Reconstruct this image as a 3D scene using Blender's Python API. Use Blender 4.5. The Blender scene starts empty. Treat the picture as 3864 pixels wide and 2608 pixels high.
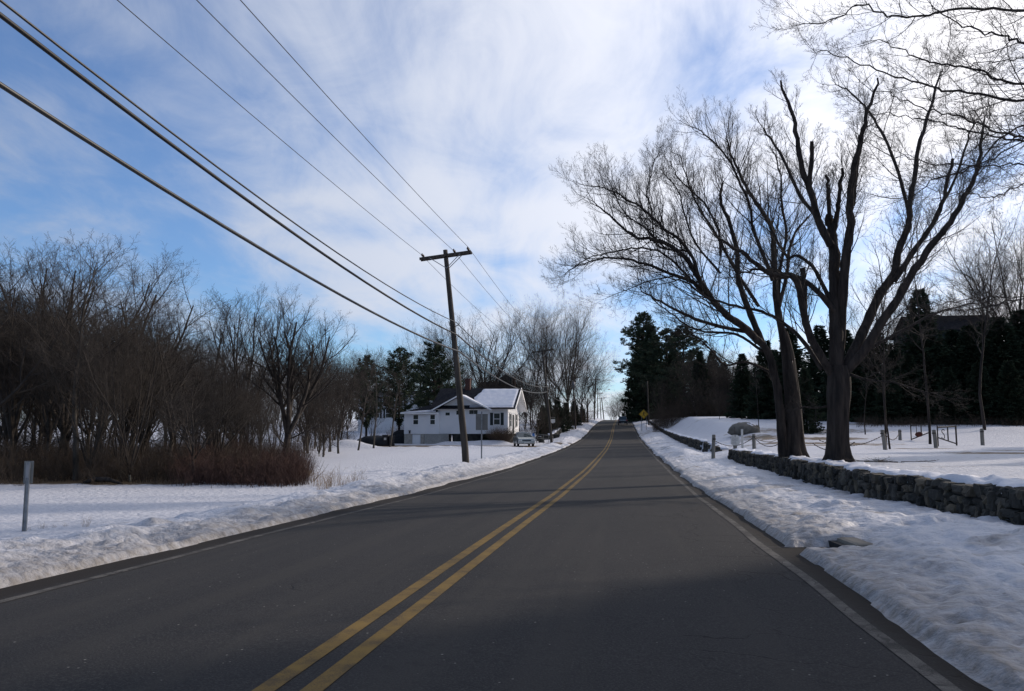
import bpy, math, random
import numpy as np
from mathutils import Vector

# ------------------------------------------------------------------ camera, world, sun
SC = bpy.context.scene
CAM_H = 1.4
FPX, CXP, CYP = 3004.0, 1932.0, 1304.0          # focal length and centre in pixels of the 3864 px photograph
PITCH, YAW = math.radians(6.024), math.radians(8.269)
cd = bpy.data.cameras.new('camera'); cam = bpy.data.objects.new('camera', cd)
SC.collection.objects.link(cam); SC.camera = cam
cd.sensor_width = 36.0; cd.lens = 36.0 * FPX / 3864.0
cd.clip_start = 0.1; cd.clip_end = 6000
cam.location = (0, 0, CAM_H); cam.rotation_euler = (math.radians(90) + PITCH, 0, YAW)

SUN_AZ, SUN_EL = math.radians(50), math.radians(21)   # azimuth from +Y towards +X
sun_dir = Vector((math.sin(SUN_AZ) * math.cos(SUN_EL), math.cos(SUN_AZ) * math.cos(SUN_EL), math.sin(SUN_EL)))
sd = bpy.data.lights.new('sun', 'SUN'); sun = bpy.data.objects.new('sun', sd)
SC.collection.objects.link(sun)
sd.energy = 4.2; sd.angle = math.radians(1.2); sd.color = (1.0, 0.87, 0.74)
sun.rotation_euler = sun_dir.to_track_quat('Z', 'Y').to_euler()

W = bpy.data.worlds.new('World'); SC.world = W; W.use_nodes = True
def build_world():
    nt = W.node_tree; nt.nodes.clear(); N = nt.nodes.new; L = nt.links.new
    out = N('ShaderNodeOutputWorld'); bg = N('ShaderNodeBackground'); bg.inputs[1].default_value = 0.145
    sky = N('ShaderNodeTexSky'); sky.sky_type = 'NISHITA'; sky.sun_disc = False
    sky.sun_elevation = SUN_EL; sky.sun_rotation = SUN_AZ; sky.dust_density = 0.2; sky.ozone_density = 3.0; sky.air_density = 1.0
    tc = N('ShaderNodeTexCoord'); sep = N('ShaderNodeSeparateXYZ'); L(tc.outputs['Generated'], sep.inputs[0])
    def M(op, a, b=None, c=None, clamp=False):
        m = N('ShaderNodeMath'); m.operation = op; m.use_clamp = clamp
        for i, v in enumerate((a, b, c)):
            if v is None: continue
            if isinstance(v, (int, float)): m.inputs[i].default_value = v
            else: L(v, m.inputs[i])
        return m.outputs[0]
    zz = M('ADD', M('MAXIMUM', sep.outputs[2], 0.0), 0.16)
    u = M('DIVIDE', sep.outputs[0], zz); v = M('DIVIDE', sep.outputs[1], zz)
    cmb = N('ShaderNodeCombineXYZ'); L(u, cmb.inputs[0]); L(v, cmb.inputs[1])
    def noise(scale, detail, rough, dist, rot, sc, loc=(0, 0, 0)):
        mp = N('ShaderNodeMapping'); mp.inputs['Rotation'].default_value = (0, 0, rot)
        mp.inputs['Scale'].default_value = sc; mp.inputs['Location'].default_value = loc
        L(cmb.outputs[0], mp.inputs[0])
        n = N('ShaderNodeTexNoise'); n.inputs['Scale'].default_value = scale; n.inputs['Detail'].default_value = detail
        n.inputs['Roughness'].default_value = rough; n.inputs['Distortion'].default_value = dist
        L(mp.outputs[0], n.inputs['Vector']); return n.outputs[0]
    big = noise(0.62, 3, 0.5, 0.6, 0.3, (1.0, 0.8, 1), (12.1, 5.5, 0))
    streak = noise(1.15, 7, 0.56, 0.9, 0.62, (1.0, 0.48, 1), (8.8, 2.2, 0))
    fine = noise(3.6, 8, 0.60, 1.0, 0.55, (1.0, 0.62, 1), (1.3, 2.2, 0))
    cov = M('ADD', M('ADD', M('MULTIPLY', big, 1.05), M('MULTIPLY', streak, 1.0)), M('MULTIPLY', fine, 0.42))
    # a little more cloud towards the sun and in the band of sky above the trees
    dot = N('ShaderNodeVectorMath'); dot.operation = 'DOT_PRODUCT'; L(tc.outputs['Generated'], dot.inputs[0])
    dot.inputs[1].default_value = sun_dir
    sd_ = M('MAXIMUM', dot.outputs['Value'], 0.0)
    cov = M('ADD', cov, M('MULTIPLY', M('POWER', sd_, 3.0), 0.34))
    cov = M('ADD', cov, M('MULTIPLY', M('MAXIMUM', M('SUBTRACT', sep.outputs[2], 0.12), 0.0), 0.30))
    cov = M('ADD', cov, M('MULTIPLY', M('MAXIMUM', M('SUBTRACT', 0.10, sep.outputs[2]), 0.0), 4.0))
    mr = N('ShaderNodeMapRange'); mr.interpolation_type = 'SMOOTHSTEP'
    L(cov, mr.inputs[0]); mr.inputs[1].default_value = 1.13; mr.inputs[2].default_value = 1.60
    mr.inputs[3].default_value = 0.10; mr.inputs[4].default_value = 0.95
    # cloud brightness: the thin cloud glows near the sun
    glow = M('POWER', sd_, 5.0)
    sm = N('ShaderNodeMapRange'); L(dot.outputs['Value'], sm.inputs[0]); sm.inputs[1].default_value = -0.45; sm.inputs[2].default_value = 0.75; sm.inputs[3].default_value = 2.6; sm.inputs[4].default_value = 8.6
    br = M('ADD', sm.outputs[0], M('MULTIPLY', glow, 6.0))
    colmix = N('ShaderNodeMix'); colmix.data_type = 'RGBA'
    L(M('MINIMUM', M('POWER', sd_, 2.0), 1.0), colmix.inputs[0])
    colmix.inputs[6].default_value = (0.82, 0.90, 1.08, 1); colmix.inputs[7].default_value = (1.0, 0.96, 0.95, 1)
    vm = N('ShaderNodeVectorMath'); vm.operation = 'SCALE'; L(colmix.outputs[2], vm.inputs[0]); L(br, vm.inputs['Scale'])
    tint = N('ShaderNodeMix'); tint.data_type = 'RGBA'; tint.blend_type = 'MULTIPLY'; tint.inputs[0].default_value = 1
    L(sky.outputs[0], tint.inputs[6]); tint.inputs[7].default_value = (0.80, 1.06, 1.38, 1)
    mx = N('ShaderNodeMix'); mx.data_type = 'RGBA'
    L(mr.outputs[0], mx.inputs[0]); L(tint.outputs[2], mx.inputs[6]); L(vm.outputs[0], mx.inputs[7])
    L(mx.outputs[2], bg.inputs[0]); L(bg.outputs[0], out.inputs[0])
build_world()
SC.view_settings.view_transform = 'Standard'; SC.view_settings.look = 'None'
SC.view_settings.exposure = -0.35; SC.view_settings.gamma = 1.0
SC.cycles.max_bounces = 6; SC.cycles.diffuse_bounces = 3; SC.cycles.transparent_max_bounces = 8

# ------------------------------------------------------------------ helpers
cF = np.array([-math.sin(YAW) * math.cos(PITCH), math.cos(YAW) * math.cos(PITCH), math.sin(PITCH)])
cR = np.array([math.cos(YAW), math.sin(YAW), 0.0]); cU = np.cross(cR, cF)
def at(px, py, Y):
    """world point at distance Y along the road that the photo shows at pixel (px, py)"""
    v = cF + cR * (px - CXP) / FPX - cU * (py - CYP) / FPX
    return v * (Y / v[1]) + np.array([0, 0, CAM_H])

def smooth(t):
    t = np.clip(t, 0, 1); return t * t * (3 - 2 * t)
def vnoise(x, y, seed=0):
    x = np.asarray(x, float); y = np.asarray(y, float)
    xi = np.floor(x).astype(np.int64); yi = np.floor(y).astype(np.int64); fx = x - xi; fy = y - yi
    def h(a, b):
        n = (a * 374761393 + b * 668265263 + seed * 974634777) & 0xffffffff
        n = ((n ^ (n >> 13)) * 1274126177) & 0xffffffff
        return ((n ^ (n >> 16)) & 0xffff) / 65535.0
    sx = fx * fx * (3 - 2 * fx); sy = fy * fy * (3 - 2 * fy)
    return (h(xi, yi) * (1 - sx) + h(xi + 1, yi) * sx) * (1 - sy) + (h(xi, yi + 1) * (1 - sx) + h(xi + 1, yi + 1) * sx) * sy - 0.5
def fbm(x, y, oct=4, seed=0, rough=0.5):
    s = 0; a = 1; f = 1
    for i in range(oct):
        s = s + a * vnoise(x * f, y * f, seed + i * 17); a *= rough; f *= 2.03
    return s

def prop(o, label=None, cat=None, group=None, kind=None):
    if label: o['label'] = label
    if cat: o['category'] = cat
    if group: o['group'] = group
    if kind: o['kind'] = kind
    return o
def link(o, parent=None):
    SC.collection.objects.link(o)
    if parent is not None: o.parent = parent
    return o
def empty(name, loc=(0, 0, 0), rz=0.0, label=None, cat=None, group=None):
    o = bpy.data.objects.new(name, None); o.location = [float(c) for c in loc]; o.rotation_euler = (0, 0, rz)
    o.empty_display_size = 0.3
    link(o); return prop(o, label, cat, group)
def mesh_np(name, V, F, mat, parent=None, smooth_=False, attr=None):
    """V (n,3); F list of arrays of faces with equal vertex counts"""
    V = np.asarray(V, np.float32); me = bpy.data.meshes.new(name)
    Fs = [np.asarray(f, np.int32) for f in (F if isinstance(F, list) else [F]) if len(f)]
    me.vertices.add(len(V)); me.vertices.foreach_set('co', V.ravel())
    tot = np.concatenate([np.full(len(f), f.shape[1], np.int32) for f in Fs])
    loops = np.concatenate([f.ravel() for f in Fs])
    me.loops.add(len(loops)); me.loops.foreach_set('vertex_index', loops)
    me.polygons.add(len(tot)); st = np.zeros(len(tot), np.int32); st[1:] = np.cumsum(tot)[:-1]
    me.polygons.foreach_set('loop_start', st); me.polygons.foreach_set('loop_total', tot)
    me.polygons.foreach_set('use_smooth', np.full(len(tot), smooth_, bool))
    me.update(calc_edges=True)
    if attr:
        for k, a in attr.items():
            at_ = me.attributes.new(k, 'FLOAT', 'POINT'); at_.data.foreach_set('value', np.asarray(a, np.float32).ravel())
    if mat: me.materials.append(mat)
    return link(bpy.data.objects.new(name, me), parent)
class MB:
    def __init__(s): s.v = []; s.f = []
    def add(s, vs, fs):
        b = len(s.v); s.v += [tuple(float(c) for c in p) for p in vs]; s.f += [tuple(i + b for i in f) for f in fs]; return s
    def box(s, x0, x1, y0, y1, z0, z1):
        vs = [(x, y, z) for z in (z0, z1) for x, y in ((x0, y0), (x1, y0), (x1, y1), (x0, y1))]
        return s.add(vs, [(3, 2, 1, 0), (4, 5, 6, 7), (0, 1, 5, 4), (1, 2, 6, 5), (2, 3, 7, 6), (3, 0, 4, 7)])
    def cyl(s, p0, p1, r0, r1=None, n=10, caps=True):
        r1 = r0 if r1 is None else r1
        a = Vector([float(c) for c in p0]); b = Vector([float(c) for c in p1]); d = (b - a).normalized()
        x = d.orthogonal().normalized(); y = d.cross(x)
        vs = [p + (x * math.cos(t) + y * math.sin(t)) * r for p, r in ((a, r0), (b, r1)) for t in [2 * math.pi * i / n for i in range(n)]]
        fs = [(i, (i + 1) % n, n + (i + 1) % n, n + i) for i in range(n)]
        if caps: fs += [tuple(range(n - 1, -1, -1)), tuple(range(n, 2 * n))]
        return s.add(vs, fs)
    def tube(s, pts, r, n=6):
        P = [Vector([float(c) for c in p]) for p in pts]; rr = r if hasattr(r, '__len__') else [r] * len(P)
        vs = []; prev = None
        for i, p in enumerate(P):
            d = (P[min(i + 1, len(P) - 1)] - P[max(i - 1, 0)]).normalized()
            x = d.orthogonal().normalized() if prev is None else (prev - d * prev.dot(d)).normalized()
            prev = x; y = d.cross(x)
            vs += [p + (x * math.cos(2 * math.pi * k / n) + y * math.sin(2 * math.pi * k / n)) * rr[i] for k in range(n)]
        fs = [(i * n + k, i * n + (k + 1) % n, (i + 1) * n + (k + 1) % n, (i + 1) * n + k) for i in range(len(P) - 1) for k in range(n)]
        fs += [tuple(range(n - 1, -1, -1)), tuple((len(P) - 1) * n + k for k in range(n))]
        return s.add(vs, fs)
    def prism(s, poly, axis, a, b):
        """poly in the plane of the two other axes, extruded along axis from a to b"""
        def mk(p, t):
            q = list(p); q.insert(axis, t); return q
        n = len(poly); vs = [mk(p, a) for p in poly] + [mk(p, b) for p in poly]
        return s.add(vs, [(i, (i + 1) % n, n + (i + 1) % n, n + i) for i in range(n)] + [tuple(range(n - 1, -1, -1)), tuple(range(n, 2 * n))])
    def build(s, name, mat, parent=None, bevel=0, smooth_=False):
        me = bpy.data.meshes.new(name); me.from_pydata(s.v, [], s.f)
        if mat: me.materials.append(mat)
        if smooth_: me.polygons.foreach_set('use_smooth', [True] * len(me.polygons))
        o = link(bpy.data.objects.new(name, me), parent)
        import bmesh
        bm = bmesh.new(); bm.from_mesh(me); bmesh.ops.recalc_face_normals(bm, faces=bm.faces)
        if bevel:
            bmesh.ops.bevel(bm, geom=[e for e in bm.edges if e.is_manifold and e.calc_face_angle(0) > 0.5], offset=bevel, segments=2, affect='EDGES', profile=0.6)
        bm.to_mesh(me); bm.free()
        return o
def copy_tree(o, parent=None):
    c = o.copy(); SC.collection.objects.link(c); c.parent = parent
    for ch in list(o.children): copy_tree(ch, c)
    return c

# ------------------------------------------------------------------ materials
def mat(name, col, rough=0.8, col2=None, scale=5.0, detail=4, lo=0.35, hi=0.65, bump=0.0, bscale=None, bdist=0.02, metal=0.0, spec=0.3, stretch=None, extra=None):
    m = bpy.data.materials.new(name); m.use_nodes = True; nt = m.node_tree; N = nt.nodes.new; L = nt.links.new
    bs = nt.nodes['Principled BSDF']; bs.inputs['Roughness'].default_value = rough; bs.inputs['Metallic'].default_value = metal
    bs.inputs['Specular IOR Level'].default_value = spec
    bs.inputs['Base Color'].default_value = (*col, 1)
    tc = N('ShaderNodeTexCoord'); vec = tc.outputs['Object']
    if stretch:
        mp = N('ShaderNodeMapping'); mp.inputs['Scale'].default_value = stretch; L(vec, mp.inputs[0]); vec = mp.outputs[0]
    if col2 is not None:
        n = N('ShaderNodeTexNoise'); n.inputs['Scale'].default_value = scale; n.inputs['Detail'].default_value = detail; L(vec, n.inputs['Vector'])
        r = N('ShaderNodeValToRGB'); r.color_ramp.elements[0].position = lo; r.color_ramp.elements[1].position = hi
        r.color_ramp.elements[0].color = (*col, 1); r.color_ramp.elements[1].color = (*col2, 1)
        L(n.outputs[0], r.inputs[0]); L(r.outputs[0], bs.inputs['Base Color'])
    if bump:
        n2 = N('ShaderNodeTexNoise'); n2.inputs['Scale'].default_value = bscale or scale * 3; n2.inputs['Detail'].default_value = 6; L(vec, n2.inputs['Vector'])
        b = N('ShaderNodeBump'); b.inputs['Strength'].default_value = bump; b.inputs['Distance'].default_value = bdist
        L(n2.outputs[0], b.inputs['Height']); L(b.outputs[0], bs.inputs['Normal'])
    return m
def nodes_of(m):
    nt = m.node_tree; return nt, nt.nodes.new, nt.links.new, nt.nodes['Principled BSDF']

M = {}
M['bark_dark'] = mat('bark_dark', (0.018, 0.015, 0.014), 0.95, (0.060, 0.047, 0.040), 7, 6, bump=1.0, bscale=11, bdist=0.10, stretch=(1, 1, 0.16))
M['twig_dark'] = mat('twig_dark', (0.028, 0.023, 0.021), 0.9, (0.05, 0.042, 0.037), 3)
M['bark_grey'] = mat('bark_grey', (0.038, 0.033, 0.028), 0.95, (0.095, 0.082, 0.068), 5, 6, bump=0.5, bscale=16, stretch=(1, 1, 0.3))
M['twig_grey'] = mat('twig_grey', (0.028, 0.023, 0.020), 0.9, (0.060, 0.049, 0.041), 2)
M['bark_pale'] = mat('bark_pale', (0.20, 0.19, 0.15), 0.95, (0.38, 0.36, 0.29), 5, 6, bump=0.4, bscale=16, stretch=(1, 1, 0.3))
M['shrub_red'] = mat('shrub_red', (0.050, 0.026, 0.021), 0.9, (0.10, 0.056, 0.042), 1.5)
M['shrub_brown'] = mat('shrub_brown', (0.045, 0.031, 0.023), 0.9, (0.10, 0.072, 0.05), 1.5)
M['grass_dry'] = mat('grass_dry', (0.20, 0.13, 0.07), 0.9, (0.30, 0.21, 0.12), 3)
M['needle'] = mat('needle', (0.018, 0.029, 0.018), 0.9, (0.044, 0.060, 0.034), 1.2, spec=0.15)
M['needle_pine'] = mat('needle_pine', (0.028, 0.042, 0.028), 0.9, (0.060, 0.078, 0.045), 1.2, spec=0.15)
M['pole_wood'] = mat('pole_wood', (0.034, 0.030, 0.027), 0.9, (0.085, 0.073, 0.062), 9, 6, bump=0.5, bscale=30, bdist=0.01, stretch=(1, 1, 0.08))
M['post_wood'] = mat('post_wood', (0.16, 0.15, 0.13), 0.9, (0.30, 0.28, 0.25), 9, 5, bump=0.4, bscale=30, bdist=0.01, stretch=(1, 1, 0.15))
M['steel'] = mat('steel', (0.20, 0.21, 0.22), 0.5, (0.30, 0.31, 0.32), 8, metal=0.5)
M['sign_back'] = mat('sign_back', (0.15, 0.15, 0.145), 0.7, (0.21, 0.21, 0.20), 3, metal=0.2)
M['iron'] = mat('iron', (0.035, 0.032, 0.032), 0.7, (0.07, 0.055, 0.045), 14)
M['cable'] = mat('cable', (0.014, 0.014, 0.016), 0.55, spec=0.25)
M['cable_steel'] = mat('cable_steel', (0.022, 0.023, 0.025), 0.45, spec=0.35)
M['insulator'] = mat('insulator', (0.05, 0.03, 0.025), 0.25, spec=0.6)
M['stone'] = mat('stone', (0.030, 0.031, 0.031), 0.95, (0.135, 0.125, 0.105), 2.3, 3, 0.3, 0.72, bump=0.8, bscale=14, bdist=0.03)
def stone_tones():
    nt, N, L, bs = nodes_of(M['stone']); src = bs.inputs['Base Color'].links[0].from_socket
    a = N('ShaderNodeAttribute'); a.attribute_name = 'tone'; rp = N('ShaderNodeValToRGB'); e = rp.color_ramp.elements
    e[0].position = 0; e[0].color = (.36, .38, .40, 1); e[1].position = 1; e[1].color = (1.35, 1.2, 1.0, 1); m = rp.color_ramp.elements.new(.6); m.color = (.72, .72, .72, 1)
    x = N('ShaderNodeMix'); x.data_type = 'RGBA'; x.blend_type = 'MULTIPLY'; x.inputs[0].default_value = 1; x.clamp_result = False
    L(a.outputs['Fac'], rp.inputs[0]); L(src, x.inputs[6]); L(rp.outputs[0], x.inputs[7]); L(x.outputs[2], bs.inputs['Base Color'])
stone_tones()
M['stone_core'] = mat('stone_core', (0.012, 0.012, 0.011), 0.95)
M['boulder'] = mat('boulder', (0.13, 0.12, 0.10), 0.95, (0.22, 0.20, 0.17), 2.5, bump=0.6, bscale=8)
M['siding'] = mat('siding', (0.72, 0.73, 0.74), 0.6, (0.80, 0.80, 0.80), 0.8)
M['white_trim'] = mat('white_trim', (0.80, 0.80, 0.79), 0.5, (0.84, 0.84, 0.83), 2)
M['roof_dark'] = mat('roof_dark', (0.012, 0.013, 0.018), 0.95, (0.024, 0.026, 0.032), 4, spec=0.05, bump=0.4, bscale=20)
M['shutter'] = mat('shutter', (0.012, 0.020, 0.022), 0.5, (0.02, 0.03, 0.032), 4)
M['glass'] = mat('glass', (0.025, 0.035, 0.035), 0.08, (0.06, 0.075, 0.07), 0.7, spec=0.8)
M['brick'] = mat('brick', (0.055, 0.028, 0.024), 0.9, (0.11, 0.052, 0.042), 9)
M['concrete'] = mat('concrete', (0.30, 0.28, 0.25), 0.9, (0.40, 0.38, 0.34), 3)
M['black_plastic'] = mat('black_plastic', (0.02, 0.022, 0.028), 0.5, (0.03, 0.032, 0.038), 5)
M['tarp'] = mat('tarp', (0.012, 0.014, 0.018), 0.7, (0.022, 0.025, 0.03), 4, bump=0.4, bscale=6)
M['paint_silver'] = mat('paint_silver', (0.42, 0.44, 0.41), 0.25, (0.46, 0.47, 0.44), 2, metal=0.6, spec=0.6)
M['paint_black'] = mat('paint_black', (0.010, 0.012, 0.018), 0.12, spec=0.9)
M['car_glass'] = mat('car_glass', (0.02, 0.035, 0.035), 0.05, spec=1.0)
M['tyre'] = mat('tyre', (0.015, 0.015, 0.015), 0.9)
M['rim'] = mat('rim', (0.4, 0.4, 0.4), 0.35, metal=0.8)
M['light_red'] = mat('light_red', (0.30, 0.02, 0.02), 0.2, spec=0.7)
M['light_clear'] = mat('light_clear', (0.6, 0.6, 0.58), 0.15, spec=0.8)
M['sign_yellow'] = mat('sign_yellow', (0.62, 0.34, 0.02), 0.5, (0.68, 0.38, 0.03), 3)
M['sign_lime'] = mat('sign_lime', (0.42, 0.62, 0.02), 0.5, (0.48, 0.68, 0.04), 3)
M['sign_black'] = mat('sign_black', (0.012, 0.012, 0.012), 0.5)
M['sign_white'] = mat('sign_white', (0.58, 0.57, 0.54), 0.6, (0.66, 0.65, 0.62), 5)
M['sign_grey'] = mat('sign_grey', (0.26, 0.26, 0.27), 0.6)
M['sign_blue'] = mat('sign_blue', (0.05, 0.16, 0.42), 0.5)
M['pumpkin'] = mat('pumpkin', (0.10, 0.03, 0.02), 0.7)
M['lattice'] = mat('lattice', (0.62, 0.61, 0.58), 0.7)
M['recess_shade'] = mat('recess_shade', (0.03, 0.03, 0.03), 0.9)  # near-black, shade inside the storm drain put into the colour
M['leaf_litter'] = mat('leaf_litter', (0.10, 0.065, 0.035), 0.95, (0.20, 0.13, 0.07), 6, bump=0.5)

def snow_material():
    m = mat('snow', (0.80, 0.81, 0.86), 0.55, spec=0.25); nt, N, L, bs = nodes_of(m)
    tc = nt.nodes['Texture Coordinate']
    def nz(scale, detail, rough=0.55, stretch=None):
        n = N('ShaderNodeTexNoise'); n.inputs['Scale'].default_value = scale; n.inputs['Detail'].default_value = detail
        n.inputs['Roughness'].default_value = rough; L(tc.outputs['Object'], n.inputs['Vector']); return n.outputs[0]
    at_ = N('ShaderNodeAttribute'); at_.attribute_name = 'dirt_and_pits'
    at2 = N('ShaderNodeAttribute'); at2.attribute_name = 'bare'
    a = nz(1.6, 8, 0.65); b = nz(28, 3); c = nz(7, 6, 0.6)
    # grit ploughed off the road, and darker pits: patchy, strongest by the edge
    mul = N('ShaderNodeMath'); mul.operation = 'MULTIPLY_ADD'; L(c, mul.inputs[0]); mul.inputs[1].default_value = 1.4; mul.inputs[2].default_value = -0.56
    ad = N('ShaderNodeMath'); ad.operation = 'ADD'; ad.use_clamp = True; L(mul.outputs[0], ad.inputs[0]); L(at_.outputs['Fac'], ad.inputs[1])
    mm = N('ShaderNodeMath'); mm.operation = 'MULTIPLY'; mm.use_clamp = True; L(ad.outputs[0], mm.inputs[0])
    mr = N('ShaderNodeMapRange'); L(at_.outputs['Fac'], mr.inputs[0]); mr.inputs[1].default_value = 0.02; mr.inputs[2].default_value = 0.35; L(mr.outputs[0], mm.inputs[1])
    base = N('ShaderNodeMix'); base.data_type = 'RGBA'; L(a, base.inputs[0]); base.inputs[6].default_value = (0.50, 0.52, 0.58, 1); base.inputs[7].default_value = (0.63, 0.63, 0.665, 1)
    mx = N('ShaderNodeMix'); mx.data_type = 'RGBA'; L(mm.outputs[0], mx.inputs[0]); L(base.outputs[2], mx.inputs[6]); mx.inputs[7].default_value = (0.19, 0.175, 0.165, 1)
    # fine specks of twigs and leaves
    v = N('ShaderNodeTexVoronoi'); v.inputs['Scale'].default_value = 7.0; v.inputs['Randomness'].default_value = 1.0; L(tc.outputs['Object'], v.inputs['Vector'])
    lt = N('ShaderNodeMapRange'); L(v.outputs['Distance'], lt.inputs[0]); lt.inputs[1].default_value = 0.06; lt.inputs[2].default_value = 0.17; lt.inputs[3].default_value = 1; lt.inputs[4].default_value = 0
    gate = N('ShaderNodeMapRange'); L(c, gate.inputs[0]); gate.inputs[1].default_value = 0.47; gate.inputs[2].default_value = 0.60
    g2 = N('ShaderNodeMath'); g2.operation = 'MULTIPLY'; L(lt.outputs[0], g2.inputs[0]); L(gate.outputs[0], g2.inputs[1])
    g3 = N('ShaderNodeMath'); g3.operation = 'MULTIPLY'; L(g2.outputs[0], g3.inputs[0]); g3.inputs[1].default_value = 0.55
    mx2 = N('ShaderNodeMix'); mx2.data_type = 'RGBA'; L(g3.outputs[0], mx2.inputs[0]); L(mx.outputs[2], mx2.inputs[6]); mx2.inputs[7].default_value = (0.16, 0.13, 0.10, 1)
    # where the snow has melted through to dead grass and leaves
    bm_ = N('ShaderNodeMath'); bm_.operation = 'MULTIPLY_ADD'; L(a, bm_.inputs[0]); bm_.inputs[1].default_value = 2.2; bm_.inputs[2].default_value = -1.25
    ba = N('ShaderNodeMath'); ba.operation = 'ADD'; L(bm_.outputs[0], ba.inputs[0]); L(at2.outputs['Fac'], ba.inputs[1])
    br = N('ShaderNodeMapRange'); L(ba.outputs[0], br.inputs[0]); br.inputs[1].default_value = 0.3; br.inputs[2].default_value = 0.6
    bc = N('ShaderNodeMix'); bc.data_type = 'RGBA'; L(b, bc.inputs[0]); bc.inputs[6].default_value = (0.06, 0.042, 0.025, 1); bc.inputs[7].default_value = (0.19, 0.13, 0.07, 1)
    mx3 = N('ShaderNodeMix'); mx3.data_type = 'RGBA'; L(br.outputs[0], mx3.inputs[0]); L(mx2.outputs[2], mx3.inputs[6]); L(bc.outputs[2], mx3.inputs[7])
    L(mx3.outputs[2], bs.inputs['Base Color'])
    vl = N('ShaderNodeTexVoronoi'); vl.feature = 'SMOOTH_F1'; vl.inputs['Scale'].default_value = 5.5; vl.inputs['Smoothness'].default_value = 0.5
    wv = N('ShaderNodeVectorMath'); wv.operation = 'MULTIPLY_ADD'; nn = N('ShaderNodeTexNoise'); nn.inputs['Scale'].default_value = 3.0; nn.inputs['Detail'].default_value = 4; L(tc.outputs['Object'], nn.inputs['Vector'])
    L(nn.outputs['Color'], wv.inputs[0]); wv.inputs[1].default_value = (0.35, 0.35, 0.35); L(tc.outputs['Object'], wv.inputs[2]); L(wv.outputs[0], vl.inputs['Vector'])
    h1 = N('ShaderNodeMath'); h1.operation = 'MULTIPLY_ADD'; L(vl.outputs['Distance'], h1.inputs[0]); h1.inputs[1].default_value = -1.1; L(nz(13, 4, 0.6), h1.inputs[2])
    hs = N('ShaderNodeMath'); hs.operation = 'MULTIPLY_ADD'; L(c, hs.inputs[0]); hs.inputs[1].default_value = 2.2; L(h1.outputs[0], hs.inputs[2])
    bu = N('ShaderNodeBump'); bu.inputs['Strength'].default_value = 0.55; bu.inputs['Distance'].default_value = 0.05
    L(hs.outputs[0], bu.inputs['Height']); L(bu.outputs[0], bs.inputs['Normal'])
    return m
M['snow'] = snow_material()
M['snow_cap'] = mat('snow_cap', (0.60, 0.62, 0.69), 0.55, (0.72, 0.72, 0.76), 2, bump=0.5, bscale=9, bdist=0.03, spec=0.25)

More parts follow.
